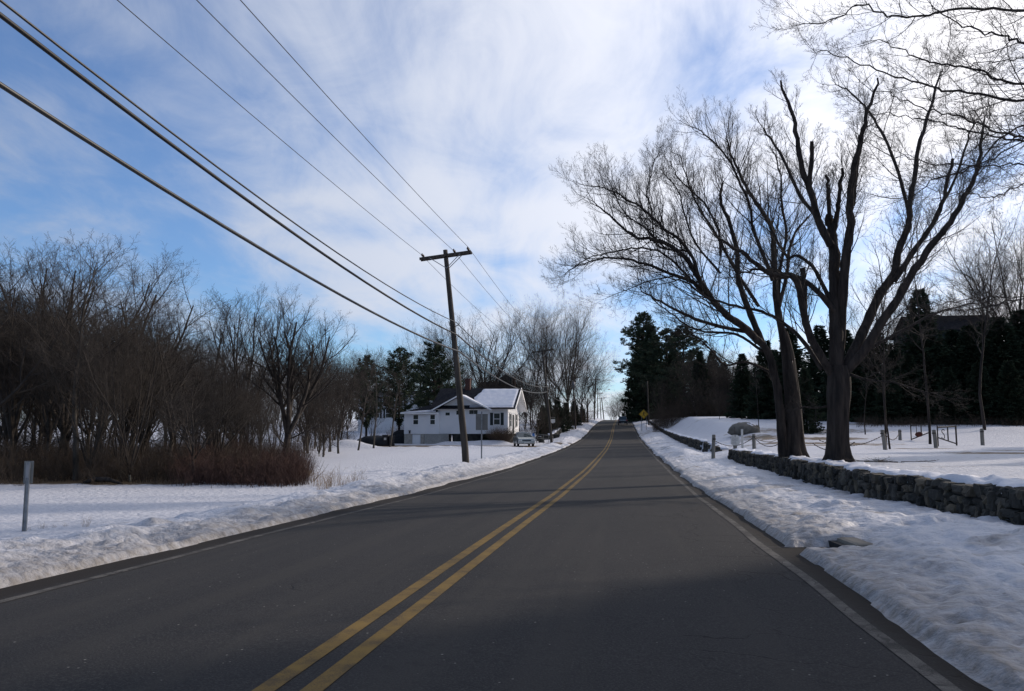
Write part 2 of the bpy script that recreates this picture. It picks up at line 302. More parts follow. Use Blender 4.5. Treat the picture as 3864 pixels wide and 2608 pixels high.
def asphalt_material():
    m = mat('asphalt', (0.05, 0.05, 0.05), 0.9, spec=0.12); nt, N, L, bs = nodes_of(m)
    tc = nt.nodes['Texture Coordinate']
    def nz(scale, detail, rough=0.5, st=(1, 1, 1)):
        mp = N('ShaderNodeMapping'); mp.inputs['Scale'].default_value = st; L(tc.outputs['Object'], mp.inputs[0])
        n = N('ShaderNodeTexNoise'); n.inputs['Scale'].default_value = scale; n.inputs['Detail'].default_value = detail; n.inputs['Roughness'].default_value = rough
        L(mp.outputs[0], n.inputs['Vector']); return n.outputs[0]
    big = nz(0.7, 5, 0.6, (1, 0.25, 1)); grain = nz(62, 3, 0.75); med = nz(9, 6, 0.72)
    def mix(f, a, b):
        x = N('ShaderNodeMix'); x.data_type = 'RGBA'
        L(f, x.inputs[0])
        for s, v in ((6, a), (7, b)):
            if isinstance(v, tuple): x.inputs[s].default_value = (*v, 1)
            else: L(v, x.inputs[s])
        return x.outputs[2]
    def mr(v, a, b, c=0.0, d=1.0):
        r = N('ShaderNodeMapRange'); L(v, r.inputs[0]); r.inputs[1].default_value = a; r.inputs[2].default_value = b; r.inputs[3].default_value = c; r.inputs[4].default_value = d; return r.outputs[0]
    def mth(op, a, b):
        x = N('ShaderNodeMath'); x.operation = op
        for i, v in enumerate((a, b)):
            if isinstance(v, (int, float)): x.inputs[i].default_value = v
            else: L(v, x.inputs[i])
        return x.outputs[0]
    c0 = mix(mr(big, 0.3, 0.7), (0.021, 0.0215, 0.024), (0.033, 0.032, 0.033))
    c1 = mix(mr(grain, 0.46, 0.66), c0, (0.056, 0.055, 0.054))
    tr = nz(1.1, 4, 0.55, (1.6, 0.05, 1)); c1 = mix(mth('MULTIPLY', mr(tr, 0.50, 0.64), 0.55), c1, (0.046, 0.044, 0.042))
    gm = mr(grain, 0.0, 1.0, 0.3, 0.75); 
    c2 = mix(mth('MULTIPLY', mr(med, 0.56, 0.70), 0.6), c1, (0.020, 0.020, 0.022))
    # pale chips of stone
    v = N('ShaderNodeTexVoronoi'); v.inputs['Scale'].default_value = 9.0; L(tc.outputs['Object'], v.inputs['Vector'])
    ch = mth('MULTIPLY', mr(v.outputs['Distance'], 0.04, 0.09, 1, 0), mr(nz(2.2, 3), 0.50, 0.58))
    c3 = mix(mth('MULTIPLY', ch, 0.7), c2, (0.35, 0.33, 0.30))
    # cracks along the right edge and a few across the lane
    at_ = N('ShaderNodeAttribute'); at_.attribute_name = 'edge'
    nzv = N('ShaderNodeTexNoise'); nzv.inputs['Scale'].default_value = 2.5; nzv.inputs['Detail'].default_value = 5; L(tc.outputs['Object'], nzv.inputs['Vector'])
    vm = N('ShaderNodeVectorMath'); vm.operation = 'MULTIPLY_ADD'; L(nzv.outputs['Color'], vm.inputs[0]); vm.inputs[1].default_value = (0.5, 0.5, 0.5); L(tc.outputs['Object'], vm.inputs[2])
    vc = N('ShaderNodeTexVoronoi'); vc.feature = 'DISTANCE_TO_EDGE'; vc.inputs['Scale'].default_value = 0.85; L(vm.outputs[0], vc.inputs['Vector'])
    cr = mr(vc.outputs['Distance'], 0.005, 0.014, 1, 0)
    cr = mth('MULTIPLY', cr, mr(mth('ADD', nz(0.5, 3), at_.outputs['Fac']), 0.60, 0.72))
    c4 = mix(mth('MULTIPLY', cr, 0.55), c3, (0.012, 0.012, 0.013))
    # damp gritty gutter at the very edge
    at2 = N('ShaderNodeAttribute'); at2.attribute_name = 'gutter'
    gt = mr(mth('ADD', at2.outputs['Fac'], mth('MULTIPLY', med, 0.8)), 0.75, 1.15)
    c5 = mix(gt, c4, (0.024, 0.021, 0.019))
    L(c5, bs.inputs['Base Color'])
    bu = N('ShaderNodeBump'); bu.inputs['Strength'].default_value = 0.5; bu.inputs['Distance'].default_value = 0.006
    L(mth('SUBTRACT', grain, mth('MULTIPLY', cr, 2.0)), bu.inputs['Height']); L(bu.outputs[0], bs.inputs['Normal'])
    return m
M['asphalt'] = asphalt_material()
def paint_material(name, col, wear_lo, wear_hi, cracks=0.5):
    m = mat(name, col, 0.85, spec=0.12); nt, N, L, bs = nodes_of(m); tc = nt.nodes['Texture Coordinate']
    def nz(s, d, r=0.6):
        n = N('ShaderNodeTexNoise'); n.inputs['Scale'].default_value = s; n.inputs['Detail'].default_value = d; n.inputs['Roughness'].default_value = r
        L(tc.outputs['Object'], n.inputs['Vector']); return n.outputs[0]
    a = N('ShaderNodeMath'); a.operation = 'MULTIPLY_ADD'; L(nz(110, 2), a.inputs[0]); a.inputs[1].default_value = 0.55; L(nz(3.2, 6, 0.7), a.inputs[2])
    r = N('ShaderNodeMapRange'); L(a.outputs[0], r.inputs[0]); r.inputs[1].default_value = wear_lo; r.inputs[2].default_value = wear_hi
    nzv = N('ShaderNodeTexNoise'); nzv.inputs['Scale'].default_value = 4; nzv.inputs['Detail'].default_value = 4; L(tc.outputs['Object'], nzv.inputs['Vector'])
    vm = N('ShaderNodeVectorMath'); vm.operation = 'MULTIPLY_ADD'; L(nzv.outputs['Color'], vm.inputs[0]); vm.inputs[1].default_value = (0.3, 0.3, 0.3); L(tc.outputs['Object'], vm.inputs[2])
    vc = N('ShaderNodeTexVoronoi'); vc.feature = 'DISTANCE_TO_EDGE'; vc.inputs['Scale'].default_value = 2.2; L(vm.outputs[0], vc.inputs['Vector'])
    cr = N('ShaderNodeMapRange'); L(vc.outputs['Distance'], cr.inputs[0]); cr.inputs[1].default_value = 0.012; cr.inputs[2].default_value = 0.03; cr.inputs[3].default_value = cracks; cr.inputs[4].default_value = 0
    mxx = N('ShaderNodeMath'); mxx.operation = 'MAXIMUM'; L(r.outputs[0], mxx.inputs[0]); L(cr.outputs[0], mxx.inputs[1])
    x = N('ShaderNodeMix'); x.data_type = 'RGBA'; L(mxx.outputs[0], x.inputs[0]); x.inputs[6].default_value = (*col, 1); x.inputs[7].default_value = (0.038, 0.036, 0.035, 1)
    L(x.outputs[2], bs.inputs['Base Color']); return m
M['paint_yellow'] = paint_material('paint_yellow', (0.20, 0.13, 0.042), 0.66, 1.10, 0.2)
M['paint_white'] = paint_material('paint_white', (0.17, 0.16, 0.145), 0.50, 0.92, 0.9)

# ------------------------------------------------------------------ terrain
yk = lambda *p: (np.array([a for a, b in p], float), np.array([b for a, b in p], float))
ZR = yk((-20, 0.1), (0, 0), (4, -.02), (10.6, -.12), (14.2, -.18), (21, -.31), (34.5, -.43), (50, -.42), (70, -.33), (84, -.17), (96, .02), (108, .25), (125, .85), (143, 1.55), (163, 2.35), (185, 3.05), (215, 3.8), (247, 4.35), (270, 4.5), (300, 4.4), (350, 3.6), (450, 1.0))
LX = yk((-20, -5.3), (40, -5.3), (70, -5.4), (110, -5.73), (143, -6.1), (200, -6.5), (250, -6.8), (300, -7.6), (350, -9.5), (450, -16))
def sm_interp(y, K):
    # smoothed piecewise-linear
    w = np.clip(np.abs(np.asarray(y, float)) * 0.04, 0.6, 8)
    return (np.interp(y - w, *K) + 2 * np.interp(y, *K) + np.interp(y + w, *K)) / 4
zr = lambda y: sm_interp(y, ZR)
cx = lambda y: sm_interp(y, LX) + 3.52            # road centre line
VR = yk((-20, .5), (0, .40), (5, .30), (11.7, .15), (18, -.07), (25.6, -.18), (44, -.20), (60, -.16), (80, .1), (110, .8), (143, 1.95), (163, 2.75), (200, 3.9), (250, 4.9), (300, 5.2), (400, 5))
WT = yk((-20, .95), (5, .72), (11.6, .60), (18, .44), (27, .42), (44, .32), (52, .36), (60, .50), (80, .72), (108, 1.15), (143, 2.3), (187, 3.75), (250, 5.2), (300, 5.5), (400, 5))
YD = yk((-20, .95), (5, .72), (11.6, .60), (25, .46), (44, .42), (52, .62), (62, 1.38), (75, 2.0), (90, 2.55), (110, 3.15), (150, 3.5), (187, 4.2), (250, 5.4), (300, 5.8), (400, 5.5))
FL = yk((-20, -.30), (12, -.36), (25, -.44), (40, -.5), (52, -.62), (72, -.62), (85, -.42), (95, -.05), (115, .9), (143, 2.05), (187, 3.9), (250, 5.1), (300, 5.2), (400, 4.5))
FLL = yk((-20, -.2), (20, -.42), (60, -.7), (85, -.80), (92, -.75), (112, -.2), (140, .6), (200, 1.5), (300, 3), (400, 3))
def ground_z(X, Y):
    X, Y = np.broadcast_arrays(np.asarray(X, float), np.asarray(Y, float))
    u = X - cx(Y); z0 = zr(Y)
    # right-hand side
    wob = 0.06 * fbm(Y * 0.9, Y * 0 + 3.1, 3, 5) + 0.10 * fbm(Y * 0.35, Y * 0 + 7.7, 2, 9)
    e = u - 3.80 - wob * 1.4
    vr = sm_interp(Y, VR); wt = sm_interp(Y, WT); yd = sm_interp(Y, YD)
    rough_r = 0.085 * fbm(X * 0.9, Y * 0.9, 4, 31, 0.6) + 0.045 * fbm(X * 3.6, Y * 3.0, 4, 61, 0.6) * np.clip(1.5 - Y / 40, 0, 1)
    lump = 0.12 * np.clip(fbm(X * 1.7 + 9, Y * 1.2, 3, 77), 0, 1) - 0.10 * np.clip(fbm(X * 2.6, Y * 2.2, 2, 79) - .22, 0, 1)
    pit = np.clip(vnoise(X * 4.6, Y * 3.6, 401) - .12, 0, 1) * .16 + np.clip(vnoise(X * 9.5, Y * 7.5, 402) - .10, 0, 1) * .07
    rough_r = rough_r - pit * np.clip(1.4 - Y / 30, 0, 1)
    bank = z0 + 0.10 * smooth(e / 0.12) + (vr - z0 - 0.10) * smooth((e - 0.05) / 2.6) + (rough_r + lump) * smooth(e / 0.35)
    wallu = 6.97 + 0.0 * Y
    gap = smooth((Y - 43.6) / 1.0) * smooth((55 - Y) / 5.0)
    t_wall = smooth((u - wallu - 0.10) / 0.25); t_gap = smooth((u - 5.2) / 4.0)
    t = t_wall * (1 - gap) + t_gap * gap
    yard = wt + (yd - wt) * smooth((u - 7.3) / 3.8) + 0.10 * fbm(X * 0.22, Y * 0.22, 3, 13) * smooth((u - 7) / 3) + 0.020 * fbm(X * 2.1, Y * 2.1, 3, 44)
    yard = yard + 0.9 * smooth((X - 30) / 40)
    zR = bank * (1 - t) + yard * t
    # ploughed heaps by the driveway mouth
    zR = zR + 0.42 * np.exp(-(((u - 5.2) / 0.9) ** 2 + ((Y - 50) / 3.5) ** 2)) * (1 - t * 0.6)
    zR = zR + 0.30 * np.exp(-(((u - 5.1) / 0.7) ** 2 + ((Y - 63) / 6) ** 2)) + 0.35 * np.exp(-(((u - 5.6) / 0.9) ** 2 + ((Y - 140) / 14) ** 2))
    # storm drain notch
    nd = ((X - 2.30) / 0.66) ** 2 + ((Y - 10.72 - 0.25 * (X - 2.2)) / 0.30) ** 2
    notch = smooth((1.35 - nd) / 0.7)
    zR = zR * (1 - notch) + (z0 - 0.06) * notch
    # left-hand side
    wobl = 0.07 * fbm(Y * 0.8, Y * 0 + 1.1, 3, 25) + 0.14 * fbm(Y * 0.3, Y * 0 + 2.7, 2, 29)
    el = -u - 3.98 - wobl * 1.4
    far = np.clip((Y - 60) / 60, 0, 1)
    bh = 0.12 + 0.14 * smooth((Y - 12) / 16) + 0.08 * vnoise(Y * 0.23, Y * 0 + 4, 88) + 0.14 * np.exp(-((Y - 38) / 6) ** 2) + far * 0.15
    fl = sm_interp(Y, FL) + (sm_interp(Y, FLL) - sm_interp(Y, FL)) * smooth((-X - 13) / 12)
    rise = z0 + 0.08 * smooth(el / 0.1) + (bh - 0.08) * smooth((el - 0.03) / 1.25)
    toF = smooth((el - 1.3) / 2.6)
    rough_l = 0.11 * fbm(X * 0.8, Y * 0.8, 4, 131, 0.55) + 0.055 * fbm(X * 3.2, Y * 3.2, 4, 161, 0.6) * np.clip(1.6 - Y / 45, 0, 1)
    rough_l = rough_l - 0.6 * (np.clip(vnoise(X * 4.6, Y * 3.6, 401) - .12, 0, 1) * .16 + np.clip(vnoise(X * 9.5, Y * 7.5, 402) - .10, 0, 1) * .07) * np.clip(1.4 - Y / 30, 0, 1)
    lumpl = 0.15 * np.clip(fbm(X * 1.5 + 4, Y * 1.3, 3, 177), 0, 1) - 0.22 * np.clip(fbm(X * 2.3, Y * 1.9, 2, 179) - .18, 0, 1)
    zL = rise * (1 - toF) + (fl + 0.04 * fbm(X * 1.3, Y * 1.3, 3, 190)) * toF + (rough_l + lumpl) * smooth(el / 0.45) * (1 - 0.70 * toF)
    # house drive with snow thrown up on its near side, a heap at its far end
    dr = smooth((Y - 77.6) / 0.7) * smooth((83.2 - Y) / 0.8) * smooth((el - 0.2) / 3)
    zL = zL * (1 - dr) + (-.60 + 0.36 * smooth((X + 16) / 9)) * dr
    berm = np.exp(-((Y - 75.6 - 0.6 * np.sin(X * 0.5)) / 1.0) ** 2) * smooth((el - 2) / 3) * smooth((X + 36) / 3)
    zL = zL + (0.42 + 0.18 * fbm(X * 0.9, Y * 0.5, 3, 210)) * berm
    berm2 = np.exp(-((Y - 85.6) / 1.3) ** 2) * smooth((el - 5) / 3) * smooth((X + 23.5) / 4) * smooth((-X - 9.5) / 2)
    zL = zL + (0.75 + 0.3 * fbm(X * 0.45, Y * 0.4, 2, 214)) * berm2
    zL = zL + 1.15 * np.exp(-(((X + 27.6) / 2.6) ** 2 + ((Y - 77.0) / 2.0) ** 2)) + 0.5 * np.exp(-(((X + 31.5) / 2.5) ** 2 + ((Y - 76.0) / 2.0) ** 2))
    # side road strip beyond the drive
    dr2 = smooth((Y - 84.0) / 0.5) * smooth((87.5 - Y) / 0.6) * smooth((X + 9.0) / 1.0)
    zL = zL * (1 - dr2) + (z0 - 0.01) * dr2 * 1.0
    road = z0 - 0.09
    z = np.where(e > 0, np.maximum(zR, road), np.where(el > 0, np.maximum(zL, road), road))
    edge = np.where(e > 0, e, np.where(el > 0, el, -1))
    return z, edge, u
def gz(x, y): return float(ground_z(float(x), float(y))[0])

def ground_mesh():
    def axis_cols():
        d = np.concatenate([np.arange(0, 3.6, 0.045), 3.6 + np.cumsum(np.full(60, 0.07) * 1.035 ** np.arange(60))])
        last = d[-1]
        far = last + np.cumsum(0.6 * 1.09 ** np.arange(48))
        return np.concatenate([d, far])
    a = axis_cols()
    us = np.concatenate([-(3.86 + a)[::-1], [-3.5, 0, 3.5], 3.78 + a])
    ys = [-14.0]
    while ys[-1] < 470:
        y = ys[-1]; ys.append(y + max(0.05 if y > 2.5 else 0.3, abs(y) * 0.0075))
    ys = np.array(ys)
    U, Y = np.meshgrid(us, ys); X = U + cx(Y)
    Z, E, _ = ground_z(X, Y)
    # far terrain keeps going down behind the crest
    V = np.stack([X, Y, Z], -1).reshape(-1, 3); nu, ny = len(us), len(ys)
    idx = np.arange(nu * ny).reshape(ny, nu)
    F = np.stack([idx[:-1, :-1], idx[:-1, 1:], idx[1:, 1:], idx[1:, :-1]], -1).reshape(-1, 4)
    Xf, Yf = X, Y
    nearness = np.clip(1.25 - Y / 60, 0.35, 1)
    dirt_and_pits = np.clip(0.70 - np.abs(E) * 0.40, 0, 1) * (E > -0.5) * nearness
    dirt_and_pits = np.maximum(dirt_and_pits, 0.35 * np.exp(-np.abs(E) / 0.15))
    dirt_and_pits = np.maximum(dirt_and_pits, (np.clip(fbm(Xf * 1.0, Yf * 1.6, 3, 301), 0, 1) * 1.9 - .12) * np.exp(-np.abs(E) / 3.2) * (X > 0))
    dirt_and_pits = np.maximum(dirt_and_pits, (np.clip(fbm(Xf * 1.3, Yf * 1.3, 3, 311), 0, 1) * 1.5 - .1) * np.exp(-np.abs(E) / 1.8) * (X < 0))
    dirt_and_pits = np.maximum(dirt_and_pits, (np.clip(vnoise(X * 4.6, Y * 3.6, 401) - .12, 0, 1) * 1.5 * np.exp(-np.abs(E) / 5.0)) * (E > 0) * nearness)  # pits in the snow take the darker tone too, fading from the edge
    bare = np.zeros_like(X)
    def blob(x, y, rx, ry, k=1.0):
        nonlocal bare
        bare = np.maximum(bare, k * np.exp(-(((X - x) / rx) ** 2 + ((Y - y) / ry) ** 2)))
    blob(17.2, 36, 4.2, 2.6, 1.6); blob(10.5, 50, 3.5, 1.4, 1.15); blob(13, 55, 3.5, 1.5, 1.05); blob(9.5, 46.5, 2.4, .7, 1.0); blob(24, 38, 5.0, 3.2, 1.3); blob(12, 50, 4, 2.2, 1.0); blob(9, 56, 2.2, 2.5, .9); blob(15, 44, 3, .8, .75); blob(20, 41.5, 5, .8, .85)
    blob(7.4, 27.2, 1.0, .9, .7); blob(13, 62, 7, 4, .8); blob(30, 72, 18, 3.2, .95); blob(15, 118, 20, 4, .8); blob(17, 95, 12, 2.5, .8)
    for x, y in ((11.5, 29), (9.4, 33), (14.5, 31), (8.2, 22)): blob(x, y, .9, .5, .6)
    # frozen gravel of the drive and its mouth
    drive = smooth((Y - 77.8) / 0.5) * smooth((83.0 - Y) / 0.6) * (X < -6.5) * (X > -31)
    drive = np.maximum(drive, smooth((Y - 84.2) / 0.4) * smooth((87.3 - Y) / 0.5) * (X > -9) * (X < -5.5))
    bare = np.maximum(bare, drive * 1.2)
    # woodland floor on the left
    bare = np.maximum(bare, 1.2 * smooth((-X - 13.5 - 0.10 * np.abs(Y - 26)) / 3.5) * smooth((Y - 23.6) / 2.0) * smooth((44 - Y) / 8))
    bare = np.maximum(bare, 1.1 * smooth((X - 24) / 12) * smooth((Y - 74) / 6) * smooth((120 - Y) / 20))
    o = mesh_np('snow_ground', V, F, M['snow'], smooth_=True, attr={'dirt_and_pits': dirt_and_pits, 'bare': bare})
    prop(o, kind='structure'); return o
ground_mesh()
# outer ground, one sheet to the horizon
far = MB(); R_ = 3000
far.add([(-R_, -400, -6), (R_, -400, -6), (R_, 4000, -6), (-R_, 4000, -6)], [(0, 1, 2, 3)])
prop(far.build('ground', M['snow_cap']), kind='structure')

def strip(name, u0, u1, y0, y1, dz, m, wob=0.0, attr=False, step=0.5, n=2):
    ys = [y0]
    while ys[-1] < y1: ys.append(ys[-1] + max(step, abs(ys[-1]) * 0.01))
    ys = np.array(ys); us = np.linspace(u0, u1, n)
    U, Y = np.meshgrid(us, ys); X = U + cx(Y) + wob * fbm(Y * 0.6, Y * 0 + u0, 2, 3)
    Z = zr(Y) + dz
    V = np.stack([X, Y, Z], -1).reshape(-1, 3); idx = np.arange(U.size).reshape(len(ys), n)
    F = np.stack([idx[:-1, :-1], idx[:-1, 1:], idx[1:, 1:], idx[1:, :-1]], -1).reshape(-1, 4)
    a = None
    if attr:
        a = {'edge': np.clip((U - 0.9) / 2.2, 0, 1) * 0.16 + 0.05 * (np.abs(U) > 2.8), 'gutter': np.clip((np.abs(U) - 3.35) / 0.45, 0, 1)}
    return mesh_np(name, V, F, m, smooth_=True, attr=a)
prop(strip('road', -4.25, 4.25, -14, 440, 0.0, M['asphalt'], attr=True, n=61, step=0.25), kind='structure')
prop(strip('yellow_line', -0.28, -0.155, -14, 430, 0.005, M['paint_yellow'], step=0.5), kind='structure')
prop(strip('yellow_line', -0.02, 0.105, -14, 430, 0.005, M['paint_yellow'], step=0.5), kind='structure')
prop(strip('white_line', -3.56, -3.46, -14, 430, 0.005, M['paint_white'], wob=0.03), kind='structure')
prop(strip('white_line', 3.46, 3.57, -14, 430, 0.005, M['paint_white'], wob=0.05), kind='structure')

# ------------------------------------------------------------------ stone walls
EXPO = 5.5
def stone_block(rng, c, s, rz):
    """rounded irregular block: a twice cut cube pushed towards a superellipsoid"""
    g = np.array([-1, -.4, .4, 1.0]); vs = {}; out = []; fs = []
    def vid(i, j, k):
        if (i, j, k) not in vs:
            p = np.array([g[i], g[j], g[k]]); n = (np.abs(p) ** EXPO).sum() ** (1 / EXPO); p = p / n
            p = p * (1 + rng.uniform(-.17, .13)); vs[(i, j, k)] = len(out); out.append(p)
        return vs[(i, j, k)]
    for a in range(3):
        for s_ in (0, 3):
            for i in range(3):
                for j in range(3):
                    q = []
                    for di, dj in ((0, 0), (1, 0), (1, 1), (0, 1)):
                        t = [0, 0, 0]; t[a] = s_; t[(a + 1) % 3] = i + di; t[(a + 2) % 3] = j + dj; q.append(vid(*t))
                    fs.append(q if s_ else q[::-1])
    P = np.array(out) * np.array(s) / 2
    sh = rng.uniform(-.18, .18); P[:, 0] += P[:, 2] * sh
    cz, sz = math.cos(rz), math.sin(rz)
    P = np.stack([P[:, 0] * cz - P[:, 1] * sz, P[:, 0] * sz + P[:, 1] * cz, P[:, 2]], 1) + np.array(c)
    return P, np.array(fs)
def join_parts(parts):
    V = []; F = []; b = 0
    for p, f in parts: V.append(p); F.append(f + b); b += len(p)
    return np.concatenate(V), np.concatenate(F)
def stone_wall(y0, y1, ubase, seed, label, lean=1.0, density=1.0, topjit=.06, left=False, zb=None, zt=None, cap=0.75, gaps=()):
    rng = random.Random(seed); parts = []; tones = []; core = []; capP = []
    zb = zb or (lambda y: float(sm_interp(y, VR)) - .15); zt = zt or (lambda y: float(sm_interp(y, WT)))
    L = y1 - y0; sgn = -1 if left else 1
    ymid = (y0 + y1) / 2; org = np.array([float(cx(ymid)) + ubase, ymid, zb(ymid)])
    nc = 4
    rows = [0.0]
    for r in range(nc): rows.append((r + 1) / nc)
    y = y0
    for r in range(nc):
        y = y0 + rng.uniform(-.2, 0)
        while y < y1:
            l = rng.choice((rng.uniform(.10, .22), rng.uniform(.2, .42))) / density; yc = y + l / 2
            if any(a < yc < b for a, b in gaps): y += l; continue
            b_ = zb(yc); t_ = zt(yc) + (0.05 * vnoise(yc * .8, 3.3, seed) * 2); h = (t_ - b_) / nc
            tall = rng.random() < .28 and r < nc - 1
            hh = h * (1.9 if tall else 1.0)
            zc = b_ + h * r + hh / 2 + rng.uniform(-.3, .3) * h * (0 < r < nc - 1); hh *= rng.uniform(.75, 1.2)
            if r == nc - 1: hh += rng.uniform(-topjit, topjit * 1.2); l *= 1.15
            dp = rng.uniform(.26, .4)
            xc = float(cx(yc)) + ubase + sgn * (dp / 2 + rng.uniform(-.05, .03)) + sgn * (0.02 * r)
            tones.append(rng.random()); parts.append(stone_block(rng, (xc, yc, zc), (dp, l * 1.02, max(hh, .06) * 1.04), rng.uniform(-.15, .15)))
            y += l
    V, F = join_parts(parts)
    root = empty('stone_wall', org, 0, label, 'stone wall')
    mesh_np('stones', V - org, F, M['stone'], root, smooth_=False, attr={'tone': np.repeat(tones, len(parts[0][0]))})
    ys = np.arange(y0 + .1, y1, .5); mb = MB()
    for a, b in zip(ys[:-1], ys[1:]):
        if any(g0 < (a + b) / 2 < g1 for g0, g1 in gaps): continue
        x0 = float(cx(a)) + ubase; zt_ = zt((a + b) / 2) - .10; xs = sorted((x0 + sgn * .09, x0 + sgn * .40))
        mb.box(xs[0], xs[1], a, b + .0, zb((a + b) / 2) - .1, zt_)
    for i in range(len(mb.v)): mb.v[i] = tuple(np.array(mb.v[i]) - org)
    mb.build('earth_core', M['stone_core'], root)
    # ragged snow lying on top, thinner or missing towards the front edge
    ys = np.arange(y0, y1 + .01, .09); us = np.linspace(0, .62, 9)
    Yg, Ug = np.meshgrid(ys, us, indexing='ij')
    front = .10 + .26 * np.clip(fbm(Yg * 1.2, Yg * 0 + seed, 4, seed) + .25, 0, 1) / cap
    Xg = cx(Yg) + ubase + sgn * (front + Ug * (1 - front * .3))
    ztv = np.array([zt(a) for a in ys])[:, None]
    th = .085 * cap * smooth(Ug / .14) * (1 + .8 * fbm(Yg * 2.2, Ug * 5, 3, seed + 3)); end = smooth((Yg - y0) / .4) * smooth((y1 - Yg) / .4)
    Zg = ztv - .05 + th * 1.5 * end
    for a, b in gaps: Zg = Zg - 1.2 * ((Yg > a) & (Yg < b))
    idx = np.arange(Xg.size).reshape(Xg.shape)
    F = np.stack([idx[:-1, :-1], idx[1:, :-1], idx[1:, 1:], idx[:-1, 1:]], -1).reshape(-1, 4)
    Vt = np.stack([Xg, Yg, Zg], -1).reshape(-1, 3) - org
    # close it underneath so that it is a body of snow
    Vb = Vt.copy(); Vb[:, 2] -= .10
    n = len(Vt); V = np.concatenate([Vt, Vb]); m_, k_ = Xg.shape
    rim = list(idx[0, :]) + list(idx[1:, -1]) + list(idx[-1, ::-1][1:]) + list(idx[::-1, 0][1:-1])
    side = np.array([[rim[i], rim[(i + 1) % len(rim)], rim[(i + 1) % len(rim)] + n, rim[i] + n] for i in range(len(rim))])
    mesh_np('snow_cap', V, np.concatenate([F, F[:, ::-1] + n, side]), M['snow_cap'], root, smooth_=True)
    return root
stone_wall(7.0, 43.6, 6.97, 11, 'long dry stone wall holding up the snowy yard beside the road', cap=.9)
stone_wall(49.5, 72.0, 6.97, 23, 'low broken stone wall past the driveway, nearest run with gaps', density=.55, topjit=.1, gaps=((52.5, 55), (58, 60.5)), cap=1.0)
stone_wall(72.0, 176.0, 6.97, 29, 'low stone wall climbing the hill beyond the broken run', density=.5, topjit=.08, cap=.8)
ZBL = lambda y: float(sm_interp(y, FL)) - .25
stone_wall(103, 188, -7.3, 37, 'pale stone wall along the verge on the left up the hill', density=.5, left=True, zb=ZBL, zt=lambda y: float(sm_interp(y, FL)) + .45 + .3 * min(max((y - 100) / 40, 0), 1), cap=1.0)
# loose stones left at the near end of that wall
rng = random.Random(5)
STL = ('leftmost dark stone under the forked tree', 'dark stone just left of the leaning second pole', 'dark stone nearest the end of the left wall', 'small dark stone in front of the forked tree')
for i, (px, Y) in enumerate(((2031, 97), (2060, 99), (2098, 101), (2043, 93))):
    p, f = stone_block(rng, (0, 0, .2), (1.3 - .2 * i, .8, .7), .2)
    q = at(px, 1650, Y); o = mesh_np('loose_stone', p, f, M['stone']); o.location = (q[0], Y, gz(q[0], Y) - .05)
    prop(o, STL[i], 'stone', 'loose stones at the end of the left wall')

# storm drain
dg = empty('storm_drain', (2.18, 10.72, float(zr(10.75)) - .02), .12, 'iron storm drain grate in a notch of the roadside snow', 'storm drain')
mb = MB(); mb.box(-.42, .42, -.30, -.26, -.05, .02).box(-.42, .42, .26, .30, -.05, .02).box(-.42, -.38, -.26, .26, -.05, .02).box(.38, .42, -.26, .26, -.05, .02)
for i in range(9): mb.box(-.34 + i * .08, -.31 + i * .08, -.26, .26, -.05, .014)
mb.build('grate', M['iron'], dg); mb = MB(); mb.box(-.42, .42, -.3, .3, -.30, -.1); mb.build('pit', M['recess_shade'], dg)
mb = MB(); mb.box(.52, .80, -.30, .34, -.1, .15); mb.build('inlet_stone', M['boulder'], dg, bevel=.06)
mb = MB(); mb.box(.43, .56, -.34, .34, -.09, .10); mb.build('throat_shade', M['recess_shade'], dg)  # solid box, its dark colour stands for the shade in the opening

